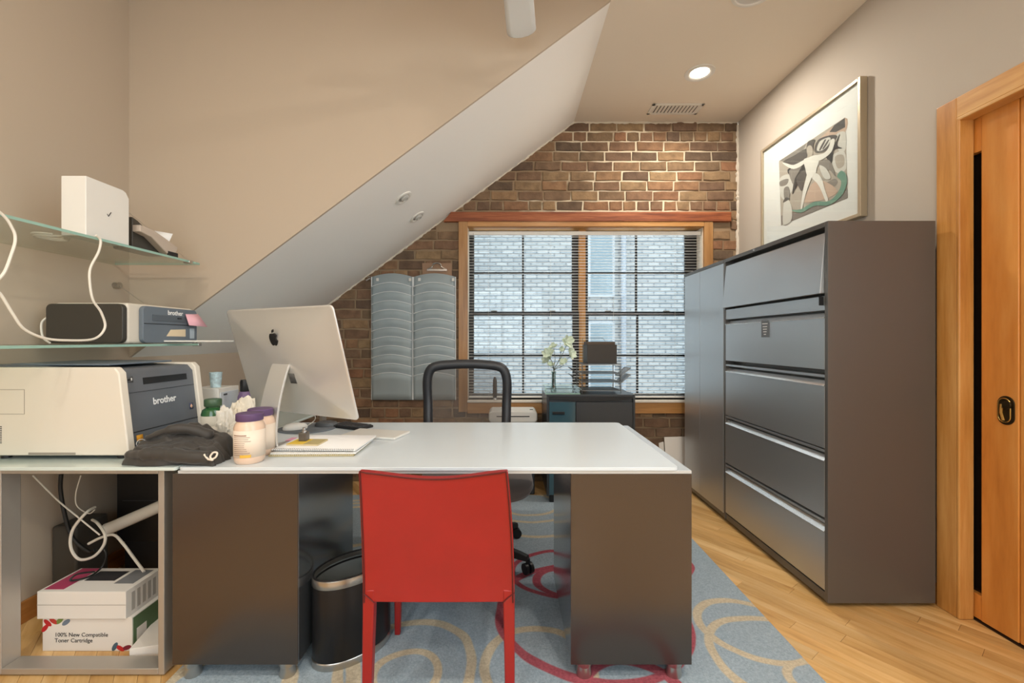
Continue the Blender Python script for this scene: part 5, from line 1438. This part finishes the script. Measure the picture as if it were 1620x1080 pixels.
for k in range(5): MB().box(-1.4402, -1.4394, 1.67 + k * .025, 1.685 + k * .025, .145, .215).build('side_print', mat('print_pale', S(176, 172, 166), .6), b2)
b3 = carton('small_carton', -1.405, -1.245, 1.62, 1.80, .0305, .075, CARD, 'small white carton at the right inside the table leg')
b3.rotation_euler = (0, 0, R(14)); b3.location.z = .0005
b3.location.x -= .01
# black computer tower and accessories
tw = thing('computer_tower', 'black computer tower standing under the printer table', 'computer', (-1.66, 2.35, 0))
MB().box(-1.90, -1.62, 2.12, 2.60, .2, .70).build('case', mat('tower_black', S(22, 21, 22), .35), tw, bevel=.004)
MB().box(-1.88, -1.64, 2.14, 2.58, .012, .2).build('base_unit', BLACKP, tw, bevel=.004)
MB().box(-1.6202, -1.617, 2.14, 2.58, .24, .66).build('side_cover', mat('tower_side', S(34, 33, 34), .4), tw)
MB().box(-1.87, -1.65, 2.1175, 2.1202, .40, .402).build('front_seam', DARKP, tw)
for fx in (-1.87, -1.66):
    for fy in (2.16, 2.56): MB().cyl((fx, fy, 0), (fx, fy, .013), .014, n=10).build('foot', BLACKP, tw)
ps = thing('battery_backup', 'dark grey battery backup block near the left wall under the table', 'power unit', (-1.96, 2.0, 0))
MB().box(-2.01, -1.90, 1.92, 2.08, .001, .36).build('case', mat('ups_grey', S(70, 66, 60), .5), ps, bevel=.012)
MB().box(-1.93, -1.915, 1.9185, 1.9205, .30, .31).build('button', BLACKP, ps)
tu = thing('cardboard_tube', 'white mailing tube leaning diagonally among the cords', 'tube', (-1.7, 1.93, .2))
MB().tube([(-1.79, 1.95, .335), (-1.27, 2.02, .56)], .026, 20).build('tube_wall', WHITECORD, tu)
MB().cyl((-1.792, 1.9497, .334), (-1.785, 1.9507, .337), .0275, n=20).build('end_cap', WHITEP, tu)
def cord3(name, pts, r, m, label):
    o = MB().tube(smoothpath(pts, 8), r, 7).build(name, m); setprops(o, label, 'cord')
def U(px, py, d): return (PX(px, d), d, PZ(py, d))
cord3('white_cable', [U(150, 802, 1.85), U(135, 812, 1.8), U(115, 838, 1.8), U(112, 865, 1.8), U(125, 884, 1.8), U(148, 880, 1.8), U(164, 862, 1.8), U(166, 845, 1.8), U(155, 828, 1.84), U(146, 822, 1.88)], .0055, WHITECORD, 'thick white cable looped above the cartons')
cord3('white_cable', [U(140, 860, 1.86), U(160, 850, 1.86), U(180, 846, 1.86), U(195, 860, 1.84), U(210, 880, 1.82), U(228, 904, 1.78)], .0055, WHITECORD, 'white cable draping down to the right behind the cartons')
cord3('thin_cable', [U(52, 752, 1.8), U(90, 790, 1.8), U(120, 815, 1.8), U(158, 846, 1.8)], .003, WHITECORD, 'thin pale cable running diagonally from the table underside')
cord3('thin_cable', [U(128, 752, 1.9), U(120, 780, 1.9), U(122, 800, 1.9), U(140, 812, 1.9), U(150, 806, 1.9)], .0024, WHITECORD, 'thin pale cable hanging beside the black tower')
cord3('black_cable', [U(97, 750, 1.9), U(96, 775, 1.9), U(103, 815, 1.9), U(115, 850, 1.9), U(140, 872, 1.9), U(150, 870, 1.9)], .008, BLACKCORD, 'thick black power cable hanging under the table')
cord3('black_cable', [U(165, 868, 1.8), U(168, 880, 1.8), U(160, 898, 1.79), U(140, 912, 1.74), U(112, 918, 1.7), U(122, 908, 1.72), U(150, 904, 1.76)], .0035, BLACKCORD, 'thin black cable curling over the white product box')
